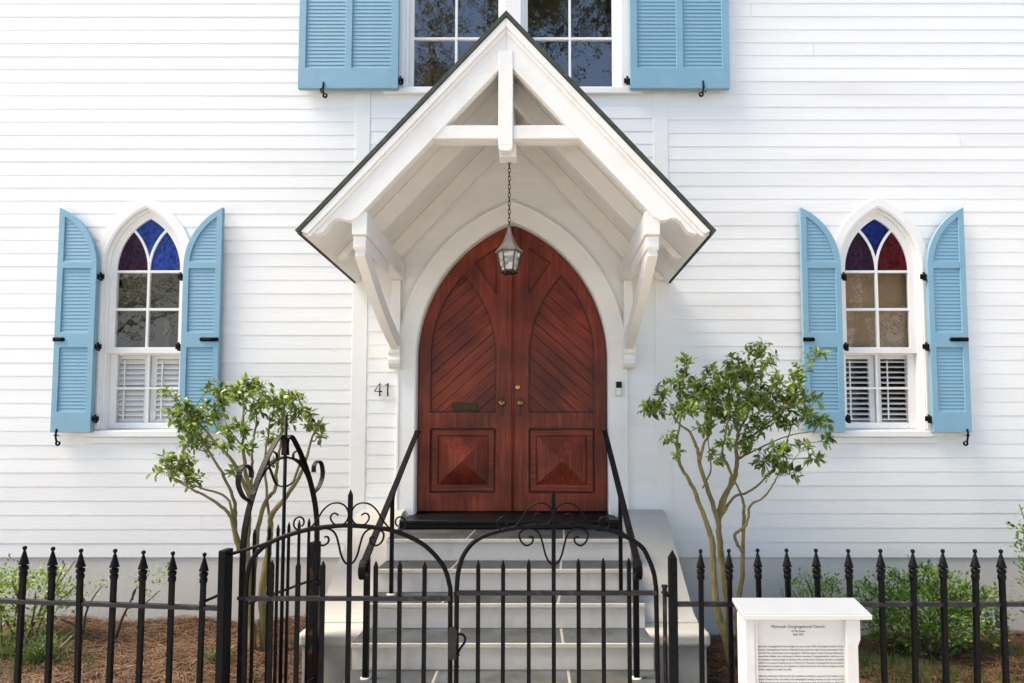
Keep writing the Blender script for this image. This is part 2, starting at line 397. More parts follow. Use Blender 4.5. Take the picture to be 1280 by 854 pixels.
# ================================================================== SETTING
def sheet(name, x0, x1, y0, y1, z, m, kind='structure', th=0.0):
    b = MB()
    if th: b.box(x0, x1, y0, y1, z - th, z)
    else: b.add([(x0, y0, z), (x1, y0, z), (x1, y1, z), (x0, y1, z)], [(0, 1, 2, 3)])
    return tag(b.build(name, m), kind=kind)
sheet('ground', -400, 400, -400, 400, -0.32, M['ground'])
sheet('road', -80, 80, -11.5, -4.72, -0.135, M['road'], th=0.15)
kb = MB().box(-40, 40, -4.72, -4.57, -0.3, 0.0); tag(kb.build('kerb', M['concrete'], bevel=0.012), kind='structure')
kb = MB().box(-40, 40, -11.65, -11.5, -0.3, 0.0); tag(kb.build('kerb', M['concrete'], bevel=0.012), kind='structure')
sheet('pavement', -40, 40, -4.57, -2.32, -0.006, M['concrete'], th=0.2)
sheet('pavement', -40, 40, -14.0, -11.65, -0.006, M['concrete'], th=0.2)
sheet('path', -1.30, 0.93, -2.32, -1.86, 0.0, M['brick_red'], th=0.2)
rng = random.Random(5)
def bed_z(x, y):
    z = 0.03 if x < 0 else -0.10
    return z + 0.035*math.sin(x*2.3 + 1.0)*math.sin(y*3.1) + 0.02*math.sin(x*6.1 + y*4.0) + 0.03*math.exp(-((y + 0.9)/0.5)**2)
def bed(x0, x1, y0, y1, nx=50, ny=24):
    v = []; f = []
    for j in range(ny + 1):
        for i in range(nx + 1):
            x = x0 + (x1-x0)*i/nx; y = y0 + (y1-y0)*j/ny
            v.append((x, y, bed_z(x, y)))
    for j in range(ny):
        for i in range(nx):
            a = j*(nx+1) + i; f.append((a, a+1, a+nx+2, a+nx+1))
    b = MB(); b.add(v, f, True)
    return tag(b.build('garden_bed', M['soil']), kind='structure')
bed(-6.5, -1.31, -2.26, 0.02); bed(1.30, 6.5, -2.26, 0.02)
# the border of pavers that holds the beds along the fence
for x0, x1 in ((-6.5, -1.44), (0.95, 6.5)):
    tag(MB().box(x0, x1, -2.32, -2.255, -0.2, 0.03).build('bed_kerb', M['concrete'], bevel=0.01), kind='structure')

# ================================================================== CHURCH
church = empty('church', (0, 0, 0), 'white clapboard church front with mahogany gothic doors, blue shutters and gabled hood', 'church')
SID_Z0, WALL_TOP = 0.575, 9.6
WX = 8.0
DOOR = dict(w=0.845, zs=2.318, za=3.556, z0=0.85)
AW = dict(w=0.285, zs=3.133, za=3.605)
AWX = 3.29
A_Z0 = 1.70
UP_Z0, UP_Z1 = 4.80, 6.75

# sheathing with rectangular openings
def rects_minus(x0, x1, z0, z1, holes):
    xs = sorted({x0, x1, *[h[0] for h in holes], *[h[1] for h in holes]}); zs = sorted({z0, z1, *[h[2] for h in holes], *[h[3] for h in holes]})
    out = []
    for i in range(len(xs) - 1):
        for j in range(len(zs) - 1):
            cx = (xs[i]+xs[i+1])/2; cz = (zs[j]+zs[j+1])/2
            if not any(h[0] < cx < h[1] and h[2] < cz < h[3] for h in holes): out.append((xs[i], xs[i+1], zs[j], zs[j+1]))
    return out
holes = [(-0.90, 0.90, 0.575, 3.62), (-AWX-0.40, -AWX+0.40, 1.66, 3.75), (AWX-0.40, AWX+0.40, 1.66, 3.75), (-1.0, 1.0, UP_Z0, UP_Z1)]
sh = MB()
for a in rects_minus(-WX, WX, 0.3, WALL_TOP, holes): sh.box(a[0], a[1], 0.012, 0.03, a[2], a[3])
wall = sh.build('wall', M['siding'], church)

# openings as the boards see them (cut along the middle of the casing)
def op_hw(cx_, z):
    if cx_ == 0:
        r = arch_hw(DOOR['w'], DOOR['zs'], DOOR['za'], 0.10, z); return r
    if z < 1.64: return None
    return arch_hw(AW['w'], AW['zs'], AW['za'], 0.13, z)
def board(x0b, x1b, x0t, x1t, z0, z1, dy, tilt):
    zt = z1 + 0.016
    yb, yt = -0.0058 - dy, -0.0026 - dy*0.3
    p = [(x0b, yb, z0), (x1b, yb, z0 + tilt), (x1b, 0.010, z0 + tilt), (x0b, 0.010, z0),
         (x0t, yt, zt), (x1t, yt, zt + tilt), (x1t, 0.010, zt + tilt), (x0t, 0.010, zt)]
    return MB().hexa(p)
rng = random.Random(11)
def section(x0, x1, off, ops, joints, z_top_obj=5.75):
    rows = [SID_Z0]; z = SID_Z0 + 0.122 + off
    i = 0
    while z < WALL_TOP:
        rows.append(z); i += 1
        z += 0.1225 * (1 + rng.uniform(-0.035, 0.035))
    rest = MB()
    for i in range(len(rows) - 1):
        z0, z1 = rows[i], rows[i+1]
        iv = [(x0, x1, x0, x1)]
        for cx_ in ops:
            if cx_ == 'up':
                if z1 > 4.78 and z0 < UP_Z1 + 0.1: hb = ht = 1.08; c0 = 0.0
                else: continue
            else:
                hb, ht = op_hw(cx_, z0), op_hw(cx_, z1); c0 = cx_
                if cx_ != 0 and z0 < 1.64 < z1: hb = ht = arch_hw(AW['w'], AW['zs'], AW['za'], 0.13, z1)
                if hb is None and ht is None: continue
                if hb is None: hb = 0
                if ht is None: ht = 0
            new = []
            for a0, a1, b0, b1 in iv:
                if a0 < c0 < a1:
                    new += [(a0, c0-hb, b0, c0-ht), (c0+hb, a1, c0+ht, b1)]
                else: new.append((a0, a1, b0, b1))
            iv = new
        for a0, a1, b0, b1 in iv:
            cuts = []
            if joints and (a1 - a0) > 2.0 and rng.random() < 0.45: cuts = [rng.uniform(a0 + 0.7, a1 - 0.7)]
            segs = [(a0, a1, b0, b1)] if not cuts else [(a0, cuts[0]-0.0012, b0, cuts[0]-0.0012), (cuts[0]+0.0012, a1, cuts[0]+0.0012, b1)]
            for s in segs:
                if s[1]-s[0] < 0.01 and s[3]-s[2] < 0.01: continue
                bb = board(*s, z0, z1, rng.uniform(0, 0.0015), rng.uniform(-0.0025, 0.0025) if s[1]-s[0] > 0.8 else 0)
                if z0 > z_top_obj: rest.v, rest.f, rest.sm = rest.add(bb.v, bb.f).v, rest.f, rest.sm
                else: bb.build('clapboard', M['siding'], wall)
    return rest
ra = section(-WX, -1.425, 0.0, [-AWX], True)
rb = section(-1.295, 1.275, 0.035, [0, 'up'], False)
rc = section(1.405, WX, 0.012, [AWX], True)
for r_ in (rb, rc): ra.add(r_.v, r_.f)
tag(ra.build('clapboard_field', M['siding'], church), kind='stuff')
for x0, x1 in ((-1.427, -1.293), (1.273, 1.407)):
    MB().box(x0, x1, -0.0105, 0.011, SID_Z0, WALL_TOP).build('vertical_board', M['white'], church, bevel=0.003)
# foundation: rendered plinth, set back a touch, in bays
for x0, x1 in ((-8.0, -4.3), (-4.3, -1.22), (1.22, 2.15), (2.15, 8.0)):
    MB().box(x0 + 0.0015, x1 - 0.0015, 0.006, 0.25, -0.4, SID_Z0 - 0.004).build('foundation', M['stucco'], church, bevel=0.004)
# the dim room behind the windows
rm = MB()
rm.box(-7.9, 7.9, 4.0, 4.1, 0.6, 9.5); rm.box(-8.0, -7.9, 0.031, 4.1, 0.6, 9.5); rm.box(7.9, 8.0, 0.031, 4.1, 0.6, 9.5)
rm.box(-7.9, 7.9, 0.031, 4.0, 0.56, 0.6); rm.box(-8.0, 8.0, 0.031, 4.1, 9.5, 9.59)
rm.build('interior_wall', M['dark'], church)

# ---- gothic side windows
def ring(a, b, y0, y1): return MB().ribbon(a, b, y0, y1)
def side_window(cx_, panes, blind):
    w, zs, za = AW['w'], AW['zs'], AW['za']
    A = lambda off, z0: arch(w, zs, za, z0, cx_, 16, off)
    win = ring(A(0.085, 1.69), A(0.160, 1.69), -0.020, 0.02).build('window', M['white'], church, bevel=0.004)   # casing
    ring(A(0.073, 1.69), A(0.093, 1.69), -0.016, 0.10).build('frame', M['white'], win, bevel=0.003)
    ring(A(0.055, 1.69), A(0.078, 1.69), 0.018, 0.11).build('frame', M['white'], win, bevel=0.003)
    # upper sash
    s = MB().ribbon(A(0.0, 2.40), A(0.058, 2.40), 0.040, 0.078)
    s.box(cx_ - w - 0.056, cx_ + w + 0.056, 0.038, 0.080, 2.375, 2.43)
    s.build('sash', M['white'], win, bevel=0.003)
    t = 0.0115
    h = za - zs; r = (w*w + h*h)/(2*w)
    mun = MB()
    mun.box(cx_ - t, cx_ + t, 0.046, 0.072, 2.43, zs + 0.10)
    mun.box(cx_ - w, cx_ - t, 0.0465, 0.0715, zs - 0.024, zs - 0.002); mun.box(cx_ + t, cx_ + w, 0.0465, 0.0715, zs - 0.024, zs - 0.002)
    mun.box(cx_ - w, cx_ - t, 0.0465, 0.0715, 2.775 - t, 2.775 + t); mun.box(cx_ + t, cx_ + w, 0.0465, 0.0715, 2.775 - t, 2.775 + t)
    zt = zs + math.sqrt(max(0, r*r - (r - w/2)**2)); aend = math.asin((zt - zs)/r)
    for sgn in (-1, 1):
        a_, b_ = [], []
        for i in range(13):
            a = aend * (0.02 + 1.0*i/12)
            for rr, L_ in ((r - t, a_), (r + t, b_)):
                L_.append((cx_ + sgn*(rr*math.cos(a) - r), zs + rr*math.sin(a)))
        mun.ribbon(a_, b_, 0.0455 + (0.0008 if sgn > 0 else 0), 0.0725)
    mun.build('muntin', M['white'], win, bevel=0.0025)
    # stained lancets and kite
    def arc(sgn, shift, n=10, a0=0.0, a1=aend):
        return [(cx_ + shift + sgn*(r*math.cos(a0 + (a1-a0)*i/n) - r), zs + r*math.sin(a0 + (a1-a0)*i/n)) for i in range(n + 1)]
    leftL = arc(1, 0)[::-1]                 # mullion arc bending left, listed downwards... (bends towards -x)
    outerL = [(cx_ - w - (x - cx_), z) for x, z in arc(1, 0)]   # main left arc
    lan = outerL + leftL[1:]
    atop = math.asin(min(1, (za - zs)/r))
    mainL = [(cx_ - w + (r - r*math.cos(aend + (atop-aend)*i/8)), zs + r*math.sin(aend + (atop-aend)*i/8)) for i in range(9)]
    kite = mainL + [(2*cx_ - x, z) for x, z in mainL[::-1][1:]] + [(2*cx_ - x, z) for x, z in leftL[1:]] + arc(1, 0)[1:-1]
    lanR = [(2*cx_ - x, z) for x, z in lan]
    for poly, m in ((lan, panes[0]), (lanR, panes[1]), (kite, panes[2])):
        MB().plate([poly], 0.057, 0.061).build('stained_pane', M[m], win)
    for (x0, x1) in ((cx_ - w, cx_ - t), (cx_ + t, cx_ + w)):
        for z0, z1 in ((2.43, 2.775 - t), (2.775 + t, zs - 0.024)):
            tl = random.Random(int(x0*977 + z0*331)).uniform(-0.0018, 0.0018)
            MB().hexa([(x0, 0.057+tl, z0), (x1, 0.057-tl, z0), (x1, 0.061-tl, z0), (x0, 0.061+tl, z0), (x0, 0.057, z1), (x1, 0.057-2*tl, z1), (x1, 0.061-2*tl, z1), (x0, 0.061, z1)]).build('pane', M['glass'], win)
    # lower sash, set back
    s = MB(); w2 = w + 0.055
    s.box(cx_ - w2, cx_ - w + 0.005, 0.082, 0.112, 1.70, 2.40); s.box(cx_ + w - 0.005, cx_ + w2, 0.082, 0.112, 1.70, 2.40)
    s.box(cx_ - w + 0.005, cx_ + w - 0.005, 0.082, 0.112, 1.70, 1.755); s.box(cx_ - w + 0.005, cx_ + w - 0.005, 0.082, 0.112, 2.365, 2.40)
    s.build('sash', M['white'], win, bevel=0.003)
    mun = MB().box(cx_ - 0.010, cx_ + 0.010, 0.086, 0.108, 1.755, 2.365)
    mun.box(cx_ - w, cx_ - 0.010, 0.0865, 0.1075, 2.055, 2.075); mun.box(cx_ + 0.010, cx_ + w, 0.0865, 0.1075, 2.055, 2.075)
    mun.build('muntin', M['white'], win, bevel=0.002)
    for (x0, x1) in ((cx_ - w + 0.005, cx_ - 0.010), (cx_ + 0.010, cx_ + w - 0.005)):
        for z0, z1 in ((1.755, 2.055), (2.075, 2.365)):
            MB().box(x0, x1, 0.096, 0.099, z0, z1).build('pane', M['glass_soft'], win)
    # sill
    MB().hexa([(cx_ - 0.50, -0.040, 1.625), (cx_ + 0.50, -0.040, 1.625), (cx_ + 0.50, 0.10, 1.625), (cx_ - 0.50, 0.10, 1.625),
               (cx_ - 0.50, -0.040, 1.680), (cx_ + 0.50, -0.040, 1.680), (cx_ + 0.50, 0.10, 1.698), (cx_ - 0.50, 0.10, 1.698)]).build('sill', M['white'], win, bevel=0.006)
    MB().box(cx_ - 0.46, cx_ + 0.46, -0.018, 0.005, 1.570, 1.624).build('apron', M['white'], win, bevel=0.004)
    # interior louvred shutters behind the lower sash
    fr = MB()
    for x0, x1 in ((cx_ - 0.335, cx_ - 0.005), (cx_ + 0.005, cx_ + 0.335)):
        fr.plate([[(x0, 1.70), (x1, 1.70), (x1, 2.40), (x0, 2.40)], [(x0 + 0.05, 1.765), (x0 + 0.05, 2.335), (x1 - 0.05, 2.335), (x1 - 0.05, 1.765)]], 0.125, 0.150)
        xm = x0 + (0.105 if True else 0); fr.box(xm - 0.006, xm + 0.006, 0.112, 0.120, 1.78, 2.32)
    fr.build('inner_shutter_frame', M['white'], win, bevel=0.002)
    me = None
    for x0, x1 in ((cx_ - 0.335, cx_ - 0.005), (cx_ + 0.005, cx_ + 0.335)):
        for k in range(12):
            z = 1.79 + k*0.0475
            if me is None:
                ang = R(52) if blind == 'closed' else R(20)
                c_, s_ = math.cos(ang)*0.026, math.sin(ang)*0.026; hw = 0.115
                b = MB().hexa([(-hw, -c_, -s_ - 0.003), (hw, -c_, -s_ - 0.003), (hw, c_, s_ - 0.003), (-hw, c_, s_ - 0.003),
                               (-hw, -c_, -s_ + 0.003), (hw, -c_, -s_ + 0.003), (hw, c_, s_ + 0.003), (-hw, c_, s_ + 0.003)])
                me = b.mesh('inner_slat', M['white'])
            link('inner_slat', me, win, ((x0 + x1)/2, 0.140, z))
    MB().box(cx_ - 0.36, cx_ + 0.36, 0.150, 0.158, 2.41, 3.62).build('blind', M['tan'] if blind == 'open' else M['darkblind'], win)
    return win
side_window(-AWX, ('maroonglass', 'blueglass', 'blueglass'), 'closed')
side_window(AWX, ('maroonglass', 'redglass', 'navyglass'), 'open')

# ---- paired upper windows
upw = MB()
upw.box(-1.085, -0.985, -0.030, 0.02, 4.80, UP_Z1 + 0.1); upw.box(0.985, 1.085, -0.030, 0.02, 4.80, UP_Z1 + 0.1)
upw.box(-0.075, 0.075, -0.030, 0.02, 4.80, UP_Z1); upw.box(-0.985, 0.985, -0.0295, 0.0195, UP_Z1, UP_Z1 + 0.1)
win = upw.build('window', M['white'], church, bevel=0.004)
MB().hexa([(-1.17, -0.039, 4.735), (1.17, -0.039, 4.735), (1.17, 0.11, 4.735), (-1.17, 0.11, 4.735), (-1.17, -0.039, 4.795), (1.17, -0.039, 4.795), (1.17, 0.11, 4.815), (-1.17, 0.11, 4.815)]).build('sill', M['white'], win, bevel=0.006)
for sx in (-1, 1):
    x0, x1 = sorted((sx*0.075, sx*0.985))
    MB().plate([[(x0, 4.81), (x1, 4.81), (x1, UP_Z1), (x0, UP_Z1)], [(x0 + 0.03, 4.815), (x0 + 0.03, UP_Z1 - 0.02), (x1 - 0.03, UP_Z1 - 0.02), (x1 - 0.03, 4.815)]], 0.0, 0.10).build('frame', M['white'], win, bevel=0.003)
    g0, g1 = sorted((sx*0.135, sx*0.915)); gm = (g0 + g1)/2
    MB().plate([[(x0 + 0.03, 4.818), (x1 - 0.03, 4.818), (x1 - 0.03, UP_Z1 - 0.02), (x0 + 0.03, UP_Z1 - 0.02)], [(g0, 4.845), (g0, 6.66), (g1, 6.66), (g1, 4.845)]], 0.045, 0.085).build('sash', M['white'], win, bevel=0.003)
    zr = [4.845, 5.307, 5.77, 6.22, 6.66]
    mu = MB().box(gm - 0.011, gm + 0.011, 0.050, 0.080, 4.845, 6.66)
    for z in zr[1:-1]: mu.box(g0, gm - 0.011, 0.0505, 0.0795, z - 0.011, z + 0.011); mu.box(gm + 0.011, g1, 0.0505, 0.0795, z - 0.011, z + 0.011)
    mu.build('muntin', M['white'], win, bevel=0.0025)
    for i in range(4):
        for a, b in ((g0, gm - 0.011), (gm + 0.011, g1)):
            tl = random.Random(int(a*977 + i*331)).uniform(-0.003, 0.003)
            z0, z1 = zr[i] + (0.011 if i else 0), zr[i+1] - 0.011
            MB().hexa([(a, 0.063+tl, z0), (b, 0.063-tl, z0), (b, 0.067-tl, z0), (a, 0.067+tl, z0), (a, 0.063, z1), (b, 0.063-2*tl, z1), (b, 0.067-2*tl, z1), (a, 0.067, z1)]).build('pane', M['glass'], win)

# ---- shutters
def hinge(parent, x, z, y=-0.06):
    b = MB().box(x - 0.028, x + 0.028, y - 0.006, y + 0.004, z - 0.022, z + 0.022)
    b.tube([(x, y - 0.008, z - 0.036), (x, y - 0.008, z + 0.036)], 0.011, 8)
    b.lathe([(0.0, -0.012), (0.012, -0.008), (0.013, 0.0), (0.009, 0.012), (0, 0.014)], (x + 0.012, y - 0.012, z - 0.03), 8)
    b.build('hinge', M['iron'], parent)
def holdback(x, z, sgn):
    pts = [(x, -0.085, z + 0.075), (x + 0.002, -0.090, z + 0.04), (x, -0.088, z), (x - sgn*0.004, -0.085, z - 0.03)]
    for k in range(9):
        a = R(90 - 40*k)
        pts.append((x - sgn*0.018 + sgn*0.016*math.cos(a*1.0) , -0.085, z - 0.045 + 0.018*math.sin(a) - 0.004))
    b = MB().tube(pts[:4] + pts[4:], 0.0085, 7)
    b.tube([(x, -0.088, z + 0.02), (x + sgn*0.03, -0.07, z + 0.02), (x + sgn*0.045, 0.0, z + 0.02)], 0.006, 6)
    b.build('shutter_hook', M['iron'], church)
Y0S, Y1S = -0.082, -0.042
slat_cache = {}
def slat(parent, x0, x1, z, pitch):
    key = (round(x1 - x0, 4), round(pitch, 4))
    if key not in slat_cache:
        hw = (x1 - x0)/2; d = pitch*0.60; zt = 0.0035
        b = MB().hexa([(-hw, -0.0035, -d), (hw, -0.0035, -d), (hw, 0.004, d), (-hw, 0.004, d),
                       (-hw, -0.0060, -d + zt), (hw, -0.0060, -d + zt), (hw, 0.001, d + zt), (-hw, 0.001, d + zt)])
        slat_cache[key] = b.mesh('slat', M['blue'])
    link('slat', slat_cache[key], parent, ((x0 + x1)/2, -0.066, z))
def arch_shutter(xi, xo, hinge_x, holdx):
    """xi = edge at the window, xo = outer edge (tall); half of the pointed arch"""
    w = abs(xo - xi); s = 1 if xo > xi else -1
    zs, za, z0 = 3.133, 3.665, 1.665
    h = za - zs; r = (w*w + h*h)/(2*w); c = r - w
    def curve(off):   # from the window edge up to the outer edge, inset by off
        L = []
        rr = r - off
        for i in range(15):
            a = math.acos(max(-1, min(1, (c + (off if off else 0)) / rr))) * i/14
            L.append((xi + s*(r - rr*math.cos(a)), zs + rr*math.sin(a)))
        return L
    outer = [(xi, z0)] + curve(0) + [(xo, z0)]
    st = 0.052
    in0, in1 = xi + s*st, xo - s*st
    top = [(in0, 3.175)] + [p for p in curve(st) if p[1] > 3.18 and s*(in1 - p[0]) > 0]
    ztop_at = lambda x: zs + math.sqrt(max(0, (r - st)**2 - (abs(x - xi) - r)**2))
    top += [(in1, ztop_at(in1)), (in1, 3.175)]
    hol = [top, [(in0, 2.545), (in0, 3.115), (in1, 3.115), (in1, 2.545)], [(in0, 1.845), (in0, 2.41), (in1, 2.41), (in1, 1.845)]]
    sh_ = MB().plate([outer] + hol, Y0S, Y1S).build('shutter', M['blue'], church, bevel=0.003)
    a0, a1 = min(in0, in1), max(in0, in1)
    p = 0.0315
    for z0_, z1_ in ((1.845, 2.41), (2.545, 3.115)):
        n = int(round((z1_ - z0_)/p)); pp = (z1_ - z0_)/n
        for k in range(n): slat(sh_, a0 - 0.004, a1 + 0.004, z0_ + (k + 0.5)*pp, pp)
    z = 3.175 + p/2
    while True:
        # width of the pointed opening at this height
        d = (r - st + 0.004)**2 - (z - 0.004 - zs)**2
        if d <= 0: break
        xe = r - math.sqrt(d)     # distance from the window edge
        xe = max(xe, st - 0.004)
        if w - st + 0.004 - xe < 0.03: break
        q0, q1 = xi + s*xe, xo - s*(st - 0.004)
        b0, b1 = min(q0, q1), max(q0, q1); hw = (b1 - b0)/2; dd = p*0.60
        b = MB().hexa([(-hw, -0.0035, -dd), (hw, -0.0035, -dd), (hw, 0.004, dd), (-hw, 0.004, dd),
                       (-hw, -0.0060, -dd + .0035), (hw, -0.0060, -dd + .0035), (hw, 0.001, dd + .0035), (-hw, 0.001, dd + .0035)])
        b.build('slat', M['blue'], sh_, loc=((b0 + b1)/2, -0.066, z)); z += p
    for z in (3.045, 2.42, 1.785): hinge(sh_, hinge_x, z)
    # strap latch on the lock rail
    b = MB(); xc_ = xo - s*0.02
    e0, e1 = (xo + s*0.004, xo - s*0.10) if holdx is None else (xo + s*0.03, xo - s*0.17)
    if holdx is not None: e0 = xo - s*0.005
    bx0, bx1 = min(e0, e1), max(e0, e1)
    tip = 0.012
    poly = [(bx0, 2.463), (bx1 - tip, 2.463), (bx1, 2.480), (bx1 - tip, 2.497), (bx0, 2.497)] if s < 0 else [(bx0 + tip, 2.463), (bx1, 2.463), (bx1, 2.497), (bx0 + tip, 2.497), (bx0, 2.480)]
    b.plate([poly], Y0S - 0.009, Y0S + 0.001)
    b.tube([(min(e0, e1) + 0.03, Y0S - 0.013, 2.480), (max(e0, e1) - 0.015, Y0S - 0.013, 2.480)], 0.006, 6)
    b.build('latch', M['iron'], sh_)
    return sh_
arch_shutter(-3.672, -4.022, -3.645, None)
arch_shutter(-2.908, -2.572, -2.935, 1)
arch_shutter(2.908, 2.560, 2.935, None)
arch_shutter(3.672, 4.010, 3.645, 1)
holdback(-3.965, 1.62, -1); holdback(3.965, 1.62, 1)
def up_shutter(x0, x1, hx):
    z0, z1 = 4.755, 6.72
    st, md = 0.065, 0.062; xm = (x0 + x1)/2
    p1 = (x0 + st, xm - md/2); p2 = (xm + md/2, x1 - st)
    hol = []
    for a, b in (p1, p2):
        hol += [[(a, 4.945), (a, 5.78), (b, 5.78), (b, 4.945)], [(a, 5.90), (a, 6.62), (b, 6.62), (b, 5.90)]]
    s_ = MB().plate([[(x0, z0), (x1, z0), (x1, z1), (x0, z1)]] + hol, Y0S, Y1S).build('shutter', M['blue'], church, bevel=0.003)
    n = 24; pp = (5.78 - 4.945)/n
    up = MB()
    for a, b in (p1, p2):
        for k in range(n): slat(s_, a - 0.004, b + 0.004, 4.945 + (k + 0.5)*pp, pp)
        for k in range(20):
            z = 5.90 + (k + 0.5)*0.036; d = 0.02
            up.hexa([(a, -0.073, z - d), (b, -0.073, z - d), (b, -0.047, z + d), (a, -0.047, z + d), (a, -0.0745, z - d + .005), (b, -0.0745, z - d + .005), (b, -0.0505, z + d + .003), (a, -0.0505, z + d + .003)])
    tag(up.build('upper_slats', M['blue'], s_), kind='stuff')
    hinge(s_, hx, 4.835)
    return s_
up_shutter(-1.93, -1.03, -1.012); up_shutter(1.06, 1.955, 1.035)
holdback(-1.70, 4.735, -1); holdback(1.712, 4.745, 1)

# ---- pair of doors
cas = ring(arch(DOOR['w'], DOOR['zs'], DOOR['za'], 0.85, 0, 22, 0.012), arch(DOOR['w'], DOOR['zs'], DOOR['za'], 0.85, 0, 22, 0.165), -0.034, 0.02)
dcas = cas.build('door_casing', M['white'], church, bevel=0.004)
ring(arch(DOOR['w'], DOOR['zs'], DOOR['za'], 0.85, 0, 22, 0.004), arch(DOOR['w'], DOOR['zs'], DOOR['za'], 0.85, 0, 22, 0.032), -0.018, 0.14).build('jamb', M['white'], dcas, bevel=0.003)
ring(arch(DOOR['w'], DOOR['zs'], DOOR['za'], 0.85, 0, 22, 0.15), arch(DOOR['w'], DOOR['zs'], DOOR['za'], 0.85, 0, 22, 0.172), -0.042, 0.015).build('backband', M['white'], dcas, bevel=0.003)
MB().plate([arch(DOOR['w'], DOOR['zs'], DOOR['za'], 0.85, 0, 20, 0.03)], 0.15, 0.17).build('door_stop', M['black'], dcas)

def door_leaf(sg):
    w, zs, za = DOOR['w'], DOOR['zs'], DOOR['za']; zb = 0.966
    gap = 0.004
    half = [(x, z) for x, z in arch(w, zs, za, zb, 0, 22, -0.004) if x < -gap - 1e-6]
    h = za - zs; r = (w*w + h*h)/(2*w) - 0.004; c = (w*w + h*h)/(2*w) - w
    ztop = zs + math.sqrt(r*r - (c - 0 + gap)**2) if r > c + gap else za
    half = half + [(-gap, min(za - 0.004, half[-1][1] + 0.006)), (-gap, zb)]
    def mir(p): return [(sg*(-1)*x, z) for x, z in p] if sg > 0 else p
    # openings (left leaf coordinates)
    lx, lw = -0.443, 0.296
    lanc = arch(lw, 2.36, 3.10, 1.845, lx, 12)
    lanc = lanc
    n_ = 0.02
    low = [(-0.74 + n_, 1.124), (-0.145 - n_, 1.124), (-0.145 - n_, 1.124 + n_*0.6), (-0.145, 1.124 + n_*0.6), (-0.145, 1.707 - n_*0.6), (-0.145 - n_, 1.707 - n_*0.6), (-0.145 - n_, 1.707),
           (-0.74 + n_, 1.707), (-0.74 + n_, 1.707 - n_*0.6), (-0.74, 1.707 - n_*0.6), (-0.74, 1.124 + n_*0.6), (-0.74 + n_, 1.124 + n_*0.6)]
    tri = [(-0.347, 3.211), (-0.148, 3.345), (-0.142, 2.915)]
    leaf = MB().plate([mir(half), mir(lanc), mir(low), mir(tri)], 0.060, 0.105).build('door_leaf', M['door'], church, bevel=0.006, seg=3)
    # mouldings round the openings
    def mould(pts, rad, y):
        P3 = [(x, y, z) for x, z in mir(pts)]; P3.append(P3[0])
        return MB().tube(P3, rad, 6, caps=False).build('moulding', M['groove_shade'], leaf)
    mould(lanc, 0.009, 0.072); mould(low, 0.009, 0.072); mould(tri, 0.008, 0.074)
    # diagonal planks behind the lancet
    clipper = ccw(arch(lw, 2.36, 3.10, 1.845, lx, 12, 0.022)); clipper = [(x, z if z > 1.85 else 1.825) for x, z in clipper]
    a = R(42); u = (math.cos(a), math.sin(a)); nrm = (-math.sin(a), math.cos(a)); pw = 0.088
    rr = random.Random(3 + sg)
    for k in range(-14, 16):
        c0 = (lx + nrm[0]*pw*k, 2.45 + nrm[1]*pw*k); g = 0.0016
        q = [(c0[0] - u[0]*2 + nrm[0]*g, c0[1] - u[1]*2 + nrm[1]*g), (c0[0] + u[0]*2 + nrm[0]*g, c0[1] + u[1]*2 + nrm[1]*g),
             (c0[0] + u[0]*2 + nrm[0]*(pw - g), c0[1] + u[1]*2 + nrm[1]*(pw - g)), (c0[0] - u[0]*2 + nrm[0]*(pw - g), c0[1] - u[1]*2 + nrm[1]*(pw - g))]
        pl = clip_convex(ccw(q), clipper)
        if len(pl) < 3: continue
        ar = abs(sum(pl[i][0]*pl[(i+1) % len(pl)][1] - pl[(i+1) % len(pl)][0]*pl[i][1] for i in range(len(pl))))/2
        if ar < 0.0006: continue
        MB().plate([mir(pl)], 0.089 + rr.uniform(-0.001, 0.001), 0.1005).build('plank', M['plank_l'] if sg < 0 else M['plank_r'], leaf, bevel=0.0035)
    MB().plate([mir([(x, z) for x, z in clipper])], 0.1015, 0.104).build('backing', M['black'], leaf)
    # raised frame and pyramid of the bottom panel
    MB().plate([mir([(-0.76, 1.10), (-0.125, 1.10), (-0.125, 1.73), (-0.76, 1.73)])], 0.094, 0.103).build('panel_ground', M['door'], leaf)
    MB().plate([mir([(-0.722, 1.142), (-0.163, 1.142), (-0.163, 1.689), (-0.722, 1.689)]), mir([(-0.665, 1.205), (-0.665, 1.638), (-0.214, 1.638), (-0.214, 1.205)])], 0.066, 0.089).build('panel_frame', M['rail_wood'], leaf, bevel=0.006, seg=2)
    x0, x1, z0, z1 = -0.663, -0.216, 1.207, 1.636
    cx_ = (x0 + x1)/2; cz = (z0 + z1)/2 - 0.008
    P = [(x0, 0.077, z0), (x1, 0.077, z0), (x1, 0.077, z1), (x0, 0.077, z1), (cx_, -0.030, cz), (x0, 0.09, z0), (x1, 0.09, z0), (x1, 0.09, z1), (x0, 0.09, z1)]
    if sg > 0: P = [(-x, y, z) for x, y, z in P]
    MB().add(P, [(0, 1, 4), (1, 2, 4), (2, 3, 4), (3, 0, 4), (5, 8, 7, 6), (0, 5, 6, 1), (1, 6, 7, 2), (2, 7, 8, 3), (3, 8, 5, 0)]).build('pyramid_panel', M['door'], leaf)
    MB().plate([mir([(-0.37, 2.88), (-0.12, 2.88), (-0.12, 3.37), (-0.37, 3.25)])], 0.093, 0.103).build('spandrel_panel', M['door'], leaf)
    # knob and keyhole plate
    kx = -0.092 if sg < 0 else 0.072
    def yl(prof, c_, n, m, nm):   # lathe that points to -y
        b = MB().lathe(prof, (0, 0, 0), n)
        b.v = [(c_[0] + x, c_[1] - z, c_[2] + y) for x, y, z in b.v]
        return b.build(nm, m, leaf)
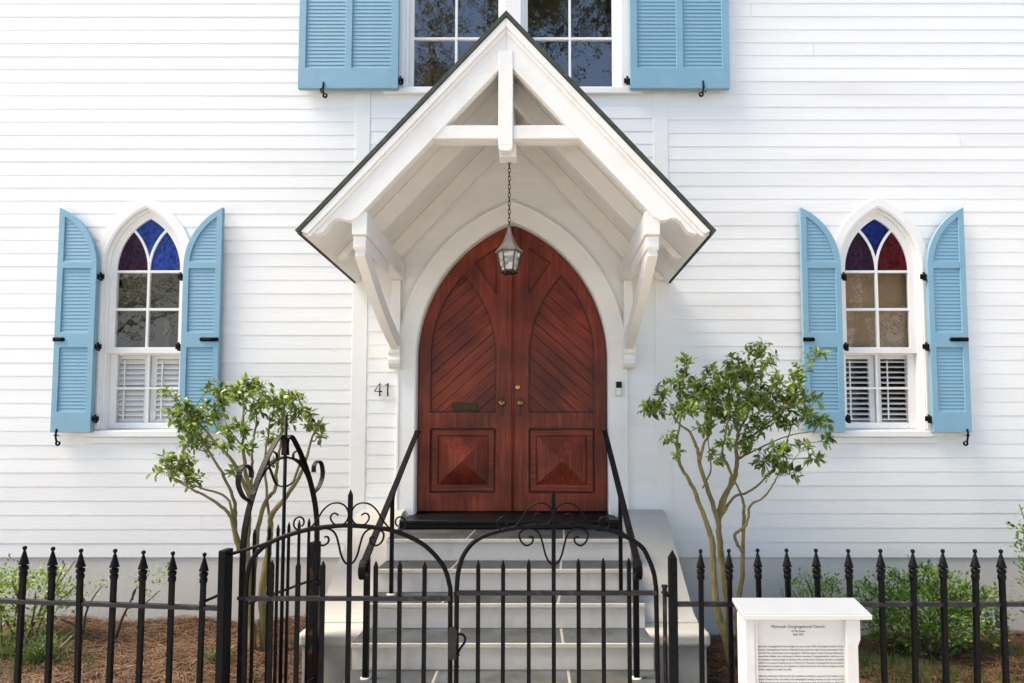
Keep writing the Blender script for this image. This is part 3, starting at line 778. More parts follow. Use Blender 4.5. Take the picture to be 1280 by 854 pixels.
    yl([(0.0, 0), (0.030, 0.001), (0.030, 0.006), (0.012, 0.010), (0.012, 0.035), (0.026, 0.040), (0.031, 0.052), (0.028, 0.064), (0.015, 0.071), (0, 0.073)], (kx, 0.060, 1.927), 16, M['brass'], 'knob')
    MB().plate([[(kx - 0.012, 1.815), (kx + 0.012, 1.815), (kx + 0.012, 1.870), (kx, 1.882), (kx - 0.012, 1.870)]], 0.056, 0.061).build('keyhole_plate', M['bronze'], leaf, bevel=0.002)
    if sg > 0:
        yl([(0.0, 0), (0.024, 0.001), (0.024, 0.006), (0.016, 0.012), (0, 0.013)], (0.047, 0.060, 2.072), 16, M['bright_brass'], 'lock_cylinder')
    else:
        ms = MB().plate([[(-0.545, 1.864), (-0.312, 1.864), (-0.312, 1.932), (-0.545, 1.932)], [(-0.525, 1.878), (-0.525, 1.918), (-0.332, 1.918), (-0.332, 1.878)]], 0.074, 0.0885)
        slot = ms.build('mail_slot', M['bronze'], leaf, bevel=0.002)
        MB().box(-0.528, -0.329, 0.079, 0.0885, 1.876, 1.920).build('mail_flap', M['bronze'], leaf)
    if sg > 0:
        MB().tube([(0.004, 0.056, 0.97), (0.004, 0.056, 3.46)], 0.009, 6).build('astragal', M['door'], leaf)
    return leaf
door_leaf(-1); door_leaf(1)
th = MB().hexa([(-0.93, -0.245, 0.853), (0.93, -0.245, 0.853), (0.93, 0.10, 0.853), (-0.93, 0.10, 0.853), (-0.93, -0.245, 0.925), (0.93, -0.245, 0.925), (0.86, 0.10, 0.962), (-0.86, 0.10, 0.962)])
tho = th.build('threshold', M['black'], church, bevel=0.008)
MB().box(-0.938, 0.938, -0.258, -0.20, 0.893, 0.932).build('threshold_moulding', M['black'], tho, bevel=0.012, seg=3)

# ---- gabled hood on brackets
HY, HR, HW_, HE = -1.32, 4.574, 1.425, 3.030
ang = math.atan2(HR - HE, HW_); ca, sa = math.cos(ang), math.sin(ang); SL = HW_/ca
def HP(s, t, sg):    # s down the slope from the ridge, t under the roof surface
    x = -(s*ca) + t*sa; z = HR - s*sa - t*ca
    return (sg*(-1)*x if sg > 0 else x, z)
hood = MB()
for sg in (-1, 1):
    def q(s, t): return HP(s, t, sg)
    # deck boards, butted at the ridge
    hood.plate([[q(0.030*sa/ca, 0.030), q(SL - 0.004, 0.030), q(SL - 0.004, 0.058), q(0.058*sa/ca, 0.058)]], HY + 0.02, -0.022)
hood = hood.build('hood', M['hoodwhite'], church)
rb_ = MB()
for sg in (-1, 1):
    rb_.plate([[HP(0, 0, sg), HP(SL + 0.012, 0, sg), HP(SL + 0.012, 0.027, sg), HP(0.027*sa/ca, 0.027, sg)]], HY - 0.018, -0.020)
rb_.build('roofing', M['roof'], hood)
for sg in (-1, 1):       # thin tin edge along the eave
    e = MB(); e.plate([[HP(SL - 0.002, 0.026, sg), HP(SL + 0.016, 0.026, sg), HP(SL + 0.016, 0.040, sg), HP(SL - 0.002, 0.040, sg)]], HY - 0.02, -0.02)
    e.build('drip_edge', M['roof'], hood)
def rafter(sg, y0, y1, t0, t1, name, m, tail=True, smin=None):
    s1 = SL - 0.05
    top0 = t0*sa/ca + 0.0004; bot0 = t1*sa/ca + 0.0004
    pts = [HP(top0, t0, sg), HP(s1, t0, sg)]
    # ogee cut tail
    d = t1 - t0
    for ds, ft in ((0.0, 0.10), (-0.02, 0.30), (-0.06, 0.42), (-0.105, 0.40), (-0.15, 0.36), (-0.19, 0.42), (-0.215, 0.56), (-0.225, 0.74), (-0.25, 0.90), (-0.30, 1.0)):
        pts.append(HP(s1 + ds, t0 + d*ft, sg))
    pts.append(HP(bot0, t1, sg))
    return MB().plate([pts], y0, y1).build(name, m, hood, bevel=0.004)
for sg in (-1, 1):
    rafter(sg, HY + 0.012, HY + 0.075, 0.060, 0.236, 'rafter', M['hoodwhite'])
    rafter(sg, -0.72, -0.66, 0.060, 0.190, 'rafter', M['hoodwhite'])
    rafter(sg, -0.078, -0.024, 0.060, 0.190, 'rafter', M['hoodwhite'])
    # barge board mouldings on the front face
    for t0, t1, y in ((0.030, 0.075, HY - 0.012), (0.075, 0.098, HY - 0.001)):
        MB().plate([[HP(t0*sa/ca + 0.0004, t0, sg), HP(SL - 0.01, t0, sg), HP(SL - 0.03, t1, sg), HP(t1*sa/ca + 0.0004, t1, sg)]], y, HY + 0.0115).build('rake_moulding', M['hoodwhite'], hood, bevel=0.005)
    # wall plate beam and its bracket
    x0, x1 = sorted((sg*0.955, sg*1.060))
    MB().box(x0, x1, HY + 0.03, -0.024, 3.010, 3.170).build('plate_beam', M['hoodwhite'], hood, bevel=0.006)
    b0, b1 = sorted((sg*0.968, sg*1.058))
    br = MB()
    br.plate([[(HY + 0.055, 3.008), (HY + 0.055, 2.93), (HY + 0.075, 2.915), (-0.60, 2.915), (-0.60, 3.008)]], b0, b1, ax='x')
    bracket = br.build('bracket', M['hoodwhite'], hood, bevel=0.006)
    c0, c1 = sorted((sg*0.980, sg*1.050))
    # slightly bowed raking strut
    up_, lo_ = [], []
    for i in range(11):
        f = i/10; y = (HY + 0.10)*(1 - f) + (-0.055)*f; z = 2.93*(1 - f) + 2.43*f - 0.05*math.sin(math.pi*f)
        ty, tz = (-0.055 - HY - 0.10), -0.5; ln = math.hypot(ty, tz); ny, nz = tz/ln, -ty/ln
        wd = 0.062
        up_.append((y - ny*wd, z - nz*wd)); lo_.append((y + ny*wd, z + nz*wd))
    MB().plate([up_ + lo_[::-1]], c0, c1, ax='x').build('strut', M['hoodwhite'], hood, bevel=0.008)
    MB().box(sorted((sg*0.985, sg*1.065))[0], sorted((sg*0.985, sg*1.065))[1], -0.085, -0.022, 2.425, 3.008).build('wall_post', M['hoodwhite'], hood, bevel=0.004)
    d0, d1 = sorted((sg*0.972, sg*1.078))
    cb = MB()
    cb.plate([[(-0.022, 2.424), (-0.13, 2.424), (-0.13, 2.355), (-0.115, 2.345), (-0.115, 2.325), (-0.125, 2.30), (-0.12, 2.265), (-0.095, 2.235), (-0.06, 2.225), (-0.022, 2.225)]], d0, d1, ax='x')
    cb.build('corbel', M['hoodwhite'], hood, bevel=0.005)
# king post, collar, ridge
kp = MB().box(-0.053, 0.047, HY + 0.004, HY + 0.085, 3.625, 4.30)
kp.plate([[(-0.053, 3.6245), (-0.050, 3.60), (-0.035, 3.588), (0.029, 3.588), (0.044, 3.60), (0.047, 3.6245)]], HY + 0.004, HY + 0.085)
kp.build('king_post', M['hoodwhite'], hood, bevel=0.006)
for a, b in ((-0.60, -0.0535), (0.0475, 0.60)):
    MB().box(a, b, HY + 0.018, HY + 0.070, 3.680, 3.775).build('collar_beam', M['hoodwhite'], hood, bevel=0.006)
MB().box(-0.03, 0.03, HY + 0.09, -0.024, 4.255, 4.40).build('ridge_beam', M['hoodwhite'], hood, bevel=0.004)
MB().box(-0.052, 0.068, HY + 0.0865, HY + 0.20, 3.585, 3.765).build('hanger_block', M['hoodwhite'], hood, bevel=0.005)
for a, b in ((-0.575, -0.060), (0.072, 0.575)):
    MB().box(a, b, HY + 0.12, HY + 0.17, 3.700, 3.765).build('collar_beam', M['hoodwhite'], hood, bevel=0.004)

# ================================================================== SMALL WALL FITTINGS
num = empty('house_number', (-1.14, -0.03, 1.98), 'black metal house number 41 on the siding left of the doors', 'house number')
yN = -0.034
d4 = MB(); d4.plate([[(-1.172, 1.985), (-1.159, 1.985), (-1.159, 2.100), (-1.174, 2.100), (-1.213, 2.030), (-1.213, 2.019), (-1.147, 2.019), (-1.147, 2.031), (-1.172, 2.031)],
                     [(-1.172, 2.0312), (-1.198, 2.0312), (-1.172, 2.076)]], yN, -0.012)
d4 = MB().tube([(-1.166, yN, 1.985), (-1.166, yN, 2.100), (-1.212, yN, 2.026), (-1.146, yN, 2.026)], 0.0065, 6)
d4.build('digit', M['iron'], num)
d1 = MB().tube([(-1.118, yN, 2.078), (-1.096, yN, 2.098), (-1.096, yN, 1.985)], 0.0065, 6); d1.build('digit', M['iron'], num)
pins = MB()
for x, z in ((-1.166, 2.0), (-1.166, 2.09), (-1.096, 2.0), (-1.096, 2.085)): pins.tube([(x, yN, z), (x, -0.002, z)], 0.003, 5)
pins.build('pin', M['iron'], num)
bell = empty('doorbell', (0.938, -0.04, 2.04), 'small black and nickel video doorbell on the casing right of the doors', 'doorbell')
MB().box(0.912, 0.966, -0.062, -0.036, 1.982, 2.112).build('housing', M['steel'], bell, bevel=0.006)
MB().box(0.914, 0.964, -0.066, -0.060, 2.055, 2.110).build('camera_window', M['black'], bell, bevel=0.004)
MB().tube([(0.939, -0.067, 2.018), (0.939, -0.061, 2.018)], 0.013, 16).build('button', M['white'], bell)

# lantern on its chain
LX, LY = 0.016, -1.14
lan = empty('lantern', (LX, LY, 2.77), 'hexagonal weathered metal lantern hanging on a chain before the doors', 'lantern')
H6 = R(30)
MB().lathe([(0.0, 0.352), (0.006, 0.35), (0.012, 0.335), (0.020, 0.30), (0.034, 0.262), (0.050, 0.225), (0.075, 0.190), (0.100, 0.164), (0.100, 0.158), (0.086, 0.152), (0.0, 0.150)][::-1], (LX, LY, 2.77), 6, 0, smooth=False).build('cap', M['pewter'], lan)
cg = MB().lathe([(0.0, 0.012), (0.060, 0.012), (0.064, 0.020), (0.058, 0.026), (0, 0.026)], (LX, LY, 2.77), 6, 0, smooth=False)
for k in range(6):
    a = 2*math.pi*k/6
    p0 = (LX + 0.054*math.cos(a), LY + 0.054*math.sin(a), 2.79); p1 = (LX + 0.084*math.cos(a), LY + 0.084*math.sin(a), 2.925)
    cg.tube([p0, p1], 0.0042, 5)
    cg.lathe([(0.0, -0.016), (0.007, -0.010), (0.006, -0.002), (0, 0.002)], (LX + 0.056*math.cos(a), LY + 0.056*math.sin(a), 2.782), 6)
cg.build('cage', M['bronze'], lan)
for k in range(6):
    a, b = 2*math.pi*k/6, 2*math.pi*(k + 1)/6
    v = []
    for r0, z in ((0.052, 2.796), (0.081, 2.922)):
        for rr in (r0, r0 - 0.002):
            v += [(LX + rr*math.cos(a), LY + rr*math.sin(a), z), (LX + rr*math.cos(b), LY + rr*math.sin(b), z)]
    MB().hexa([v[0], v[1], v[3], v[2], v[4], v[5], v[7], v[6]]).build('lamp_pane', M['lampglass'], lan)
MB().lathe([(0.0, 0.0), (0.013, 0.0), (0.013, 0.06), (0.009, 0.07), (0.008, 0.10), (0, 0.11)], (LX, LY, 2.797), 10).build('candle', M['white'], lan)
ch = MB(); z = 3.118; k = 0
while z < 3.575:
    P = []
    for i in range(11):
        a = 2*math.pi*i/10; dx = 0.0085*math.cos(a); dz = 0.020*math.sin(a)
        P.append((LX + (dx if k % 2 else dx*0.25), LY + (0 if k % 2 else dx), z + 0.018 + dz))
    ch.tube(P, 0.0028, 5, caps=False); z += 0.030; k += 1
ch.build('chain', M['bronze'], lan)

# ================================================================== STEPS
steps = empty('entrance_steps', (0, -1.2, 0.0), 'stone entrance steps with bluestone treads between two rendered cheek walls', 'steps')
NY, NZ, TD, RH = -0.73, 0.85, 0.29, 0.165
SWX = 0.928
prev_y = 0.0
for k in range(5):
    y1 = NY - TD*k; z = NZ - RH*k
    yb = -0.02 if k == 0 else NY - TD*(k-1) + 0.018
    st_ = MB().box(-SWX, SWX, y1 + 0.02, yb if k else 0.3, z - RH - (0.05 if k == 4 else 0.0), z - 0.034).build('step', M['riser'], steps)
    joints = [[-0.32, 0.42], [-0.40, 0.38], [-0.42, 0.35], [-0.30, 0.37], [-0.40, 0.40]][k]
    xs = [-SWX] + joints + [SWX]; sk = [0.03, 0.02, 0.03, 0.0, 0.0][k]
    for i in range(3):
        a, b = xs[i] + (0.008 if i else 0), xs[i+1] - (0.008 if i < 2 else 0)
        a2 = a + (sk if i else 0); b2 = b + (sk if i < 2 else 0)
        ybk = (yb if k else -0.02); yf = y1 + 0.012
        MB().hexa([(a, yf, z - 0.032), (b, yf, z - 0.032), (b2, ybk, z - 0.032), (a2, ybk, z - 0.032), (a, yf, z), (b, yf, z), (b2, ybk, z), (a2, ybk, z)]).build('tread_slab', M['slate'], st_, bevel=0.003)
    mo = MB().box(-SWX, SWX, y1 + 0.0135, (yb if k else -0.02) - 0.001, z - 0.033, z - 0.0025)
    mo.build('mortar', M['mortar'], st_)
    MB().box(-SWX, SWX, y1, y1 + 0.0115, z - 0.030, z - 0.001).build('nosing', M['nosing'], st_, bevel=0.004)
for sg in (-1, 1):
    x0, x1 = sorted((sg*0.930, sg*1.315))
    prof = [(-0.002, -0.2), (-1.40, -0.2), (-1.40, 0.225), (-1.02, 0.225)]
    prof = [(0.0, -0.2), (-1.385, -0.2), (-1.385, 0.262), (-1.12, 0.362)]
    cw = [(-0.006, -0.2), (-1.36, -0.2), (-1.36, 0.258), (-1.20, 0.35)]
    # sloping coping line with a swept foot
    swept = [(-1.16, 0.357), (-1.08, 0.375), (-1.02, 0.405), (-0.96, 0.445), (-0.88, 0.50)]
    topc = [(-0.24, 0.93), (-0.19, 0.965), (-0.12, 0.985), (-0.03, 0.99), (-0.006, 0.99)]
    cheek = MB().plate([[(-0.006, -0.2), (-1.36, -0.2), (-1.36, 0.255), (-1.19, 0.255)] + swept + topc], x0, x1, ax='x').build('cheek_wall', M['cheek'], steps, bevel=0.012, seg=3)
    a, b = x0 - 0.022, x1 + 0.022
    MB().box(a, b, -1.40, -1.165, 0.257, 0.356).build('cap', M['cheek'], cheek, bevel=0.03, seg=4)

# ================================================================== HANDRAILS
def handrail(X, label, xl):
    h = empty('handrail', (X, -1.2, 0.19), label, 'handrail', 'handrails of the entrance steps')
    s = 1 if X > 0 else -1
    p0 = Vector((X, -0.16, 1.678)); p1 = Vector((X, -1.76, 0.895))
    pts = [p0, p0.lerp(p1, 0.5), p1]
    # curl of the lower end
    for k in range(1, 17):
        a = R(-26 + 21*k*1.0); rr = 0.060*(1 - k*0.030)
        cy, cz = p1.y - 0.028 - 0.0, p1.z - 0.062
        pts.append(Vector((X, cy - rr*math.sin(a), cz + rr*math.cos(a))))
    b = MB().tube(pts, 0.02, flat=(0.042, 0.016), wdir=(1, 0, 0)); b.build('rail', M['iron'], h, bevel=0.003)
    d = (p1 - p0).normalized()
    MB().tube([p0 + Vector((0, 0, -0.016)), p0 + d*1.62 + Vector((0, 0, -0.016))], 0.01, flat=(0.022, 0.014), wdir=(1, 0, 0)).build('under_bar', M['iron'], h)
    MB().tube([p0, p0 + Vector((0, 0.02, 0.0)), (X, -0.045, 1.665), (X + s*0.03, -0.036, 1.655)], 0.008, 6).build('wall_fixing', M['iron'], h)
    zt = lambda y: p0.z + (p1.z - p0.z)*(y - p0.y)/(p1.y - p0.y)
    MB().tube([(X, -1.08, 0.522), (X, -1.08, zt(-1.08) - 0.02)], 0.018, 4).build('post', M['iron'], h)
    MB().tube([(X, -1.72, 0.192), (X, -1.72, zt(-1.72) - 0.02)], 0.023, 4).build('post', M['iron'], h)
    for y, z in ((-1.08, 0.520), (-1.72, 0.190)):
        MB().lathe([(0.034, 0.0), (0.031, 0.006), (0.024, 0.009), (0.0, 0.009)], (X, y, z), 10).build('foot', M['nosing'], h)
    b = MB().tube([(X, -1.00, zt(-1.00) - 0.03), (X, -1.05, zt(-1.05) - 0.075)], 0.007, 5); b.build('brace', M['iron'], h)
handrail(-0.805, 'black iron handrail with curled end on the left of the steps', 0)
handrail(0.800, 'black iron handrail with curled end on the right of the steps', 0)

# ================================================================== FENCES
FY = -2.20
pk = MB().tube([(0, 0, 0.0), (0, 0, 0.895)], 0.0155, 4)
pk.lathe([(0.0, 0.885), (0.019, 0.885), (0.0195, 0.905), (0.016, 0.909), (0.016, 0.914), (0.0205, 0.918), (0.0205, 0.936), (0.012, 0.939), (0.011, 0.9405), (0.011, 0.9435), (0.0235, 0.9445), (0.0205, 0.957), (0.0065, 1.012), (0.0045, 1.0165), (0.0085, 1.0205), (0.0108, 1.0285), (0.0085, 1.0365), (0.0, 1.040)], (0, 0, 0), 10)
picket_me = pk.mesh('picket', M['iron'])
def fence(label, xs, z_of, x0, x1, post=None):
    f = empty('iron_fence', ((x0 + x1)/2, FY, 0), label, 'fence', 'spear-topped fences along the pavement')
    rj = random.Random(int(x0*100))
    for x in xs:
        o = link('picket', picket_me, f, (x, FY, z_of(x) - 1.04), (R(rj.uniform(-0.8, 0.8)), R(rj.uniform(-0.9, 0.9)), rj.uniform(0, 6) if False else 0))
    for dz in (-0.285, -0.93):
        MB().hexa([(x0, FY - 0.016, z_of(x0) + dz - 0.011), (x1, FY - 0.016, z_of(x1) + dz - 0.011), (x1, FY + 0.016, z_of(x1) + dz - 0.011), (x0, FY + 0.016, z_of(x0) + dz - 0.011),
                   (x0, FY - 0.016, z_of(x0) + dz + 0.011), (x1, FY - 0.016, z_of(x1) + dz + 0.011), (x1, FY + 0.016, z_of(x1) + dz + 0.011), (x0, FY + 0.016, z_of(x0) + dz + 0.011)]).build('rail', M['iron_rail'], f, bevel=0.003)
    return f
xl = [U(px, 690, FY).x for px in (28, 67, 104, 142, 179, 216, 253)]
xl = [xl[0] - 0.158*k for k in range(1, 18)][::-1] + xl
zl = lambda x: 1.048 + (x + 2.478)*(-0.034)
fl = fence('black spear-topped iron fence left of the double gate', xl, zl, -5.2, -1.436)
xr = [U(px, 690, FY).x for px in (875, 912, 949, 987, 1024.5, 1063, 1101, 1138, 1176, 1214, 1251)]
xr = xr + [xr[-1] + 0.158*k for k in range(1, 16)]
zr_ = lambda x: 1.034
fr_ = fence('black spear-topped iron fence right of the double gate, behind the sign', xr, zr_, 0.935, 5.1)
# gate posts belong to the fences they end
pb = MB().box(-1.436, -1.396, FY - 0.040, FY + 0.045, -0.2, 1.030)
pb.build('post', M['iron'], fl, bevel=0.006)
MB().tube([(-1.56, FY + 0.03, 0.745), (-1.43, FY + 0.05, 0.80)], 0.009, 6).build('brace', M['iron'], fl)
pp_ = MB().box(0.893, 0.934, FY - 0.022, FY + 0.022, -0.2, 0.985)
pp_.add([(0.893, FY - .022, 0.985), (0.934, FY - .022, 0.985), (0.934, FY + .022, 0.985), (0.893, FY + .022, 0.985), (0.9135, FY, 1.030)], [(0, 1, 4), (1, 2, 4), (2, 3, 4), (3, 0, 4)])
pp_.build('post', M['iron'], fr_, bevel=0.002)
hr = MB().tube([(0.872, FY + 0.005, 0.0), (0.872, FY + 0.005, 0.84)], 0.011, 8)
hr.lathe([(0.012, 0.0), (0.017, 0.004), (0.017, 0.010), (0.012, 0.016), (0.012, 0.03), (0.017, 0.036), (0.017, 0.045), (0.0, 0.047)], (0.872, FY + 0.005, 0.80), 10)
hr.box(0.872, 0.894, FY - 0.004, FY + 0.014, 0.785, 0.800)
hr.build('hinge_rod', M['rust'], fr_)

# ================================================================== DOUBLE GATE
Z4 = 1/3.99
def scroll_pts(path, cx_, ztop, m):
    """path in enlarged-photo units about centre bar 792 and arch top 548"""
    k = Z4/ (FPX/(FY - CAM.y))
    return [(cx_ + m*(a - 792)*k, FY - 0.006, ztop + (548 - b)*k) for a, b in path]
S_UP = [(556, 552), (566, 535), (562, 515), (545, 505), (526, 513), (516, 533), (520, 556), (542, 570), (572, 570), (600, 556), (630, 520), (660, 472), (695, 443), (735, 437), (768, 452), (785, 485), (782, 515), (765, 538), (738, 547), (712, 537), (697, 513), (702, 494), (718, 487), (735, 497)]
S_LO = [(668, 604), (682, 602), (690, 613), (685, 632), (662, 645), (640, 635), (626, 612), (624, 588), (640, 570), (668, 561), (700, 568), (724, 592), (738, 635), (752, 690), (770, 725), (792, 740)]
def gate(label, archpx, cxpx, shorts, rail_z, x_st, rail_px):
    ctr = U(cxpx, 660, FY).x
    g = empty('gate_leaf', (ctr, FY, 0.02), label, 'gate', 'double gate leaves before the steps')
    A3 = [U(a, b, FY) for a, b in archpx]
    path = smooth_path(A3, 5)
    xa, xb = x_st
    full = [Vector((xa, FY, 0.05))] + [Vector((xa, FY, 0.45))] + path + [Vector((xb, FY, 0.45)), Vector((xb, FY, 0.05))]
    MB().tube(full, 0.0125, 7).build('arch_bar', M['iron'], g)
    MB().box(min(xa, xb), max(xa, xb), FY - 0.014, FY + 0.014, rail_z - 0.011, rail_z + 0.011).build('rail', M['iron_rail'], g, bevel=0.003)
    MB().box(min(xa, xb), max(xa, xb), FY - 0.014, FY + 0.014, 0.09, 0.112).build('rail', M['iron_rail'], g, bevel=0.003)
    me = None
    for px, py in shorts:
        p = U(px, py, FY)
        b = MB().tube([(0, 0, -p.z + 0.10), (0, 0, -0.028)], 0.0145, 4)
        b.tube([(0, 0, -0.028), (0, 0, 0.0)], [0.0145, 0.002], 4)
        b.build('picket', M['iron'], g, loc=(p.x, FY, p.z))
    zt = U(cxpx, 612, FY).z
    b = MB().tube([(ctr, FY, 0.10), (ctr, FY, zt - 0.03)], 0.0150, 4); b.tube([(ctr, FY, zt - 0.03), (ctr, FY, zt)], [0.0150, 0.002], 4)
    b.build('centre_bar', M['iron'], g)
    ztop = U(cxpx, 657, FY).z
    for m in (1, -1):
        MB().tube(smooth_path(scroll_pts(S_UP, ctr, ztop, m), 4), 0.0048, 6).build('scroll', M['iron'], g)
        MB().tube(smooth_path(scroll_pts(S_LO, ctr, ztop, m), 4), 0.0056, 6).build('scroll', M['iron'], g)
    return g
GL = gate('left leaf of the black iron double gate with scrolled arch',
          [(307.5, 740), (309, 722), (315, 700), (332, 682), (352, 672), (385, 662), (420, 657.5), (440, 657), (465, 659), (490, 663), (520, 675), (540, 690), (556, 711), (563, 735)], 437.5,
          [(340, 700), (373, 701), (404, 701), (470, 701), (500, 701), (531, 702)], 0.778, (U(307.5, 760, FY).x, U(563.2, 760, FY).x), None)
GR = gate('right leaf of the black iron double gate with scrolled arch and latch',
          [(571, 735), (573, 715), (579, 695), (592.5, 677.5), (612.5, 667), (642.5, 660), (670, 657), (692.5, 656), (730, 657.5), (767.5, 664), (799, 681), (810, 697), (817, 716), (820, 735)], 692.0,
          [(598, 700), (629, 700), (661, 699), (723, 698), (754, 697), (786, 697)], 0.806, (U(571, 760, FY).x, U(821, 760, FY).x), None)
# hinge bar of the left leaf
MB().tube([U(287, 693, FY), U(325, 682, FY), U(360, 670, FY)], 0.010, 6).build('hinge_bar', M['iron'], GL)
MB().tube([U(297, 748, FY), U(310, 748, FY)], 0.010, 6).build('hinge', M['rust'], GL)
lx = U(567, 800, FY).x
MB().plate([[(lx - 0.024, 0.475), (lx + 0.018, 0.475), (lx + 0.021, 0.62), (lx + 0.012, 0.638), (lx - 0.012, 0.640), (lx - 0.024, 0.625)]], FY - 0.032, FY - 0.012).build('lock_box', M['iron_rail'], GR, bevel=0.005)
hp = [(lx + 0.018, 0.600), (lx + 0.045, 0.602), (lx + 0.062, 0.585), (lx + 0.058, 0.560), (lx + 0.040, 0.535), (lx + 0.028, 0.512), (lx + 0.022, 0.500), (lx + 0.034, 0.497)]
MB().tube(smooth_path([(a, FY - 0.022, b) for a, b in hp], 4), 0.0065, 7).build('latch_handle', M['iron'], GR)
MB().tube([(lx + 0.012, FY - 0.024, 0.48), (lx + 0.013, FY - 0.024, 0.30)], 0.005, 6).build('latch_rod', M['iron'], GR)
MB().tube([(lx + 0.004, FY - 0.024, 0.44), (lx + 0.032, FY - 0.024, 0.44)], 0.005, 6).build('latch_rod', M['iron'], GR)

# ================================================================== SIDE GATE WITH GOTHIC TOP, standing open
PA, PB = Vector((-1.355, -2.10, 0)), Vector((-1.20, -1.50, 0))
def SGp(s, z, o=0.0):
    p = PA.lerp(PB, s); n = Vector((PB.y - PA.y, -(PB.x - PA.x), 0)).normalized()
    return Vector((p.x, p.y, z)) + n*o
nrm = Vector((PB.y - PA.y, -(PB.x - PA.x), 0)).normalized()
sg_ = empty('garden_gate', PA.lerp(PB, 0.5), 'pointed-arch iron garden gate with curled straps in front of the left tree', 'gate')
for s in (0.10, 0.30, 0.42, 0.58, 0.74, 0.90):
    b = MB().tube([SGp(s, 0.06), SGp(s, 1.085)], 0.0100, 4); b.tube([SGp(s, 1.085), SGp(s, 1.112)], [0.010, 0.002], 4); b.build('picket', M['iron'], sg_)
MB().tube([SGp(0.5, 0.06), SGp(0.5, 1.745)], 0.0105, 6).build('centre_rod', M['iron'], sg_)
for z in (0.10, 0.72):
    MB().tube([SGp(-0.02, z), SGp(1.03, z)], 0.009, 4).build('rail', M['iron_rail'], sg_)
def strap(path, name, w=0.034, t=0.008):
    MB().tube(smooth_path(path, 5), 0.01, flat=(w, t), wdir=nrm).build(name, M['iron'], sg_)
for m in (-1, 1):
    S = lambda d: 0.5 + m*d
    strap([SGp(S(0.54), 0.06), SGp(S(0.54), 0.6), SGp(S(0.54), 1.0), SGp(S(0.51), 1.16), SGp(S(0.42), 1.32), SGp(S(0.29), 1.47), SGp(S(0.15), 1.585), SGp(S(0.075), 1.625), SGp(S(0.03), 1.612), SGp(S(0.012), 1.57), SGp(S(0.02), 1.51)], 'arch_strap')
    strap([SGp(S(0.44), 1.30), SGp(S(0.33), 1.405), SGp(S(0.18), 1.475), SGp(S(0.0), 1.50)], 'inner_strap', 0.03)
    strap([SGp(S(0.47), 1.265), SGp(S(0.56), 1.30), SGp(S(0.62), 1.37), SGp(S(0.60), 1.44), SGp(S(0.54), 1.465), SGp(S(0.47), 1.44), SGp(S(0.46), 1.395)], 'curl', 0.030, 0.006)
    strap([SGp(S(0.02), 1.325), SGp(S(0.12), 1.345), SGp(S(0.19), 1.41), SGp(S(0.24), 1.475), SGp(S(0.20), 1.53), SGp(S(0.13), 1.52), SGp(S(0.12), 1.48)], 'curl', 0.014, 0.006)
pst = MB().box(-1.245, -1.188, -1.47, -1.41, -0.05, 0.945).build('gate_post', M['rust'], sg_, bevel=0.004)
MB().tube([(-1.19, -1.47, 0.70), (-1.165, -1.50, 0.69), (-1.15, -1.53, 0.71)], 0.014, 6).build('catch', M['iron'], sg_)

# ================================================================== SIGN
SG = empty('notice_stand', (1.482, -2.40, -0.006), 'white wooden information stand with sloping cap and printed panel by the fence', 'sign')
YF = -2.475
cap_ = MB().hexa([(1.179, YF, 0.752), (1.796, YF, 0.752), (1.788, -2.33, 0.795), (1.179, -2.33, 0.795), (1.179, YF, 0.772), (1.796, YF, 0.772), (1.788, -2.33, 0.815), (1.179, -2.33, 0.815)])
cap_.build('cap', M['signtop'], SG, bevel=0.003)
MB().box(1.179, 1.796, YF - 0.004, YF, 0.748, 0.770).build('cap_edge', M['signwhite'], SG, bevel=0.002)
for x0, x1, s in ((1.198, 1.244, -1), (1.678, 1.747, 1)):
    prof = [(x0, -0.006), (x1, -0.006), (x1, 0.62), (x1 + (0.012 if s > 0 else 0), 0.645), (x1 + (0.012 if s > 0 else 0), 0.752), (x0, 0.752)]
    if s > 0: prof = [(x0, -0.006), (x1 - 0.012, -0.006), (x1 - 0.012, 0.62), (x1, 0.65), (x1, 0.752), (x0, 0.752)]
    MB().plate([prof], -2.462, -2.345).build('side_board', M['signwhite'], SG, bevel=0.004)
MB().box(1.244, 1.678, -2.440, -2.40, 0.10, 0.752).build('text_panel', M['panel'], SG)
MB().box(1.244, 1.260, -2.456, -2.4405, 0.10, 0.752).build('bead', M['signwhite'], SG, bevel=0.003)
for x, z in ((1.715, 0.735), (1.713, 0.66), (1.717, 0.585), (1.72, 0.565)):
    pass
def text_mesh(lines, size, xs, z_top, lead, align, name, font_w=1.0, wfit=None):
    vs_, fs = [], []
    for i, t in enumerate(lines):
        if not t: continue
        cu = bpy.data.curves.new('txt', 'FONT'); cu.body = t; cu.size = size; cu.align_x = align; cu.resolution_u = 2; cu.offset = 0.0003
        ob = bpy.data.objects.new('txt', cu); col.objects.link(ob)
        dg = bpy.context.evaluated_depsgraph_get(); me = bpy.data.meshes.new_from_object(ob.evaluated_get(dg))
        b = len(vs_)
        co = [v.co.copy() for v in me.vertices]
        sx = font_w
        if wfit and co:
            wd = max(c.x for c in co) - min(c.x for c in co)
            sx = wfit/wd if wd > wfit*0.75 else font_w
        vs_ += [(xs + c.x*sx, -2.4413, z_top - lead*i + c.y) for c in co]
        fs += [tuple(b + k for k in p.vertices) for p in me.polygons]
        bpy.data.objects.remove(ob); bpy.data.curves.remove(cu); bpy.data.meshes.remove(me)
    me = bpy.data.meshes.new(name); me.from_pydata(vs_, [], fs); me.materials.append(M['ink']); me.update()
    return link(name, me, SG)
text_mesh(['Plymouth Congregational Church'], 0.0185, 1.459, 0.6995, 0.02, 'CENTER', 'lettering', 0.9, 0.256)
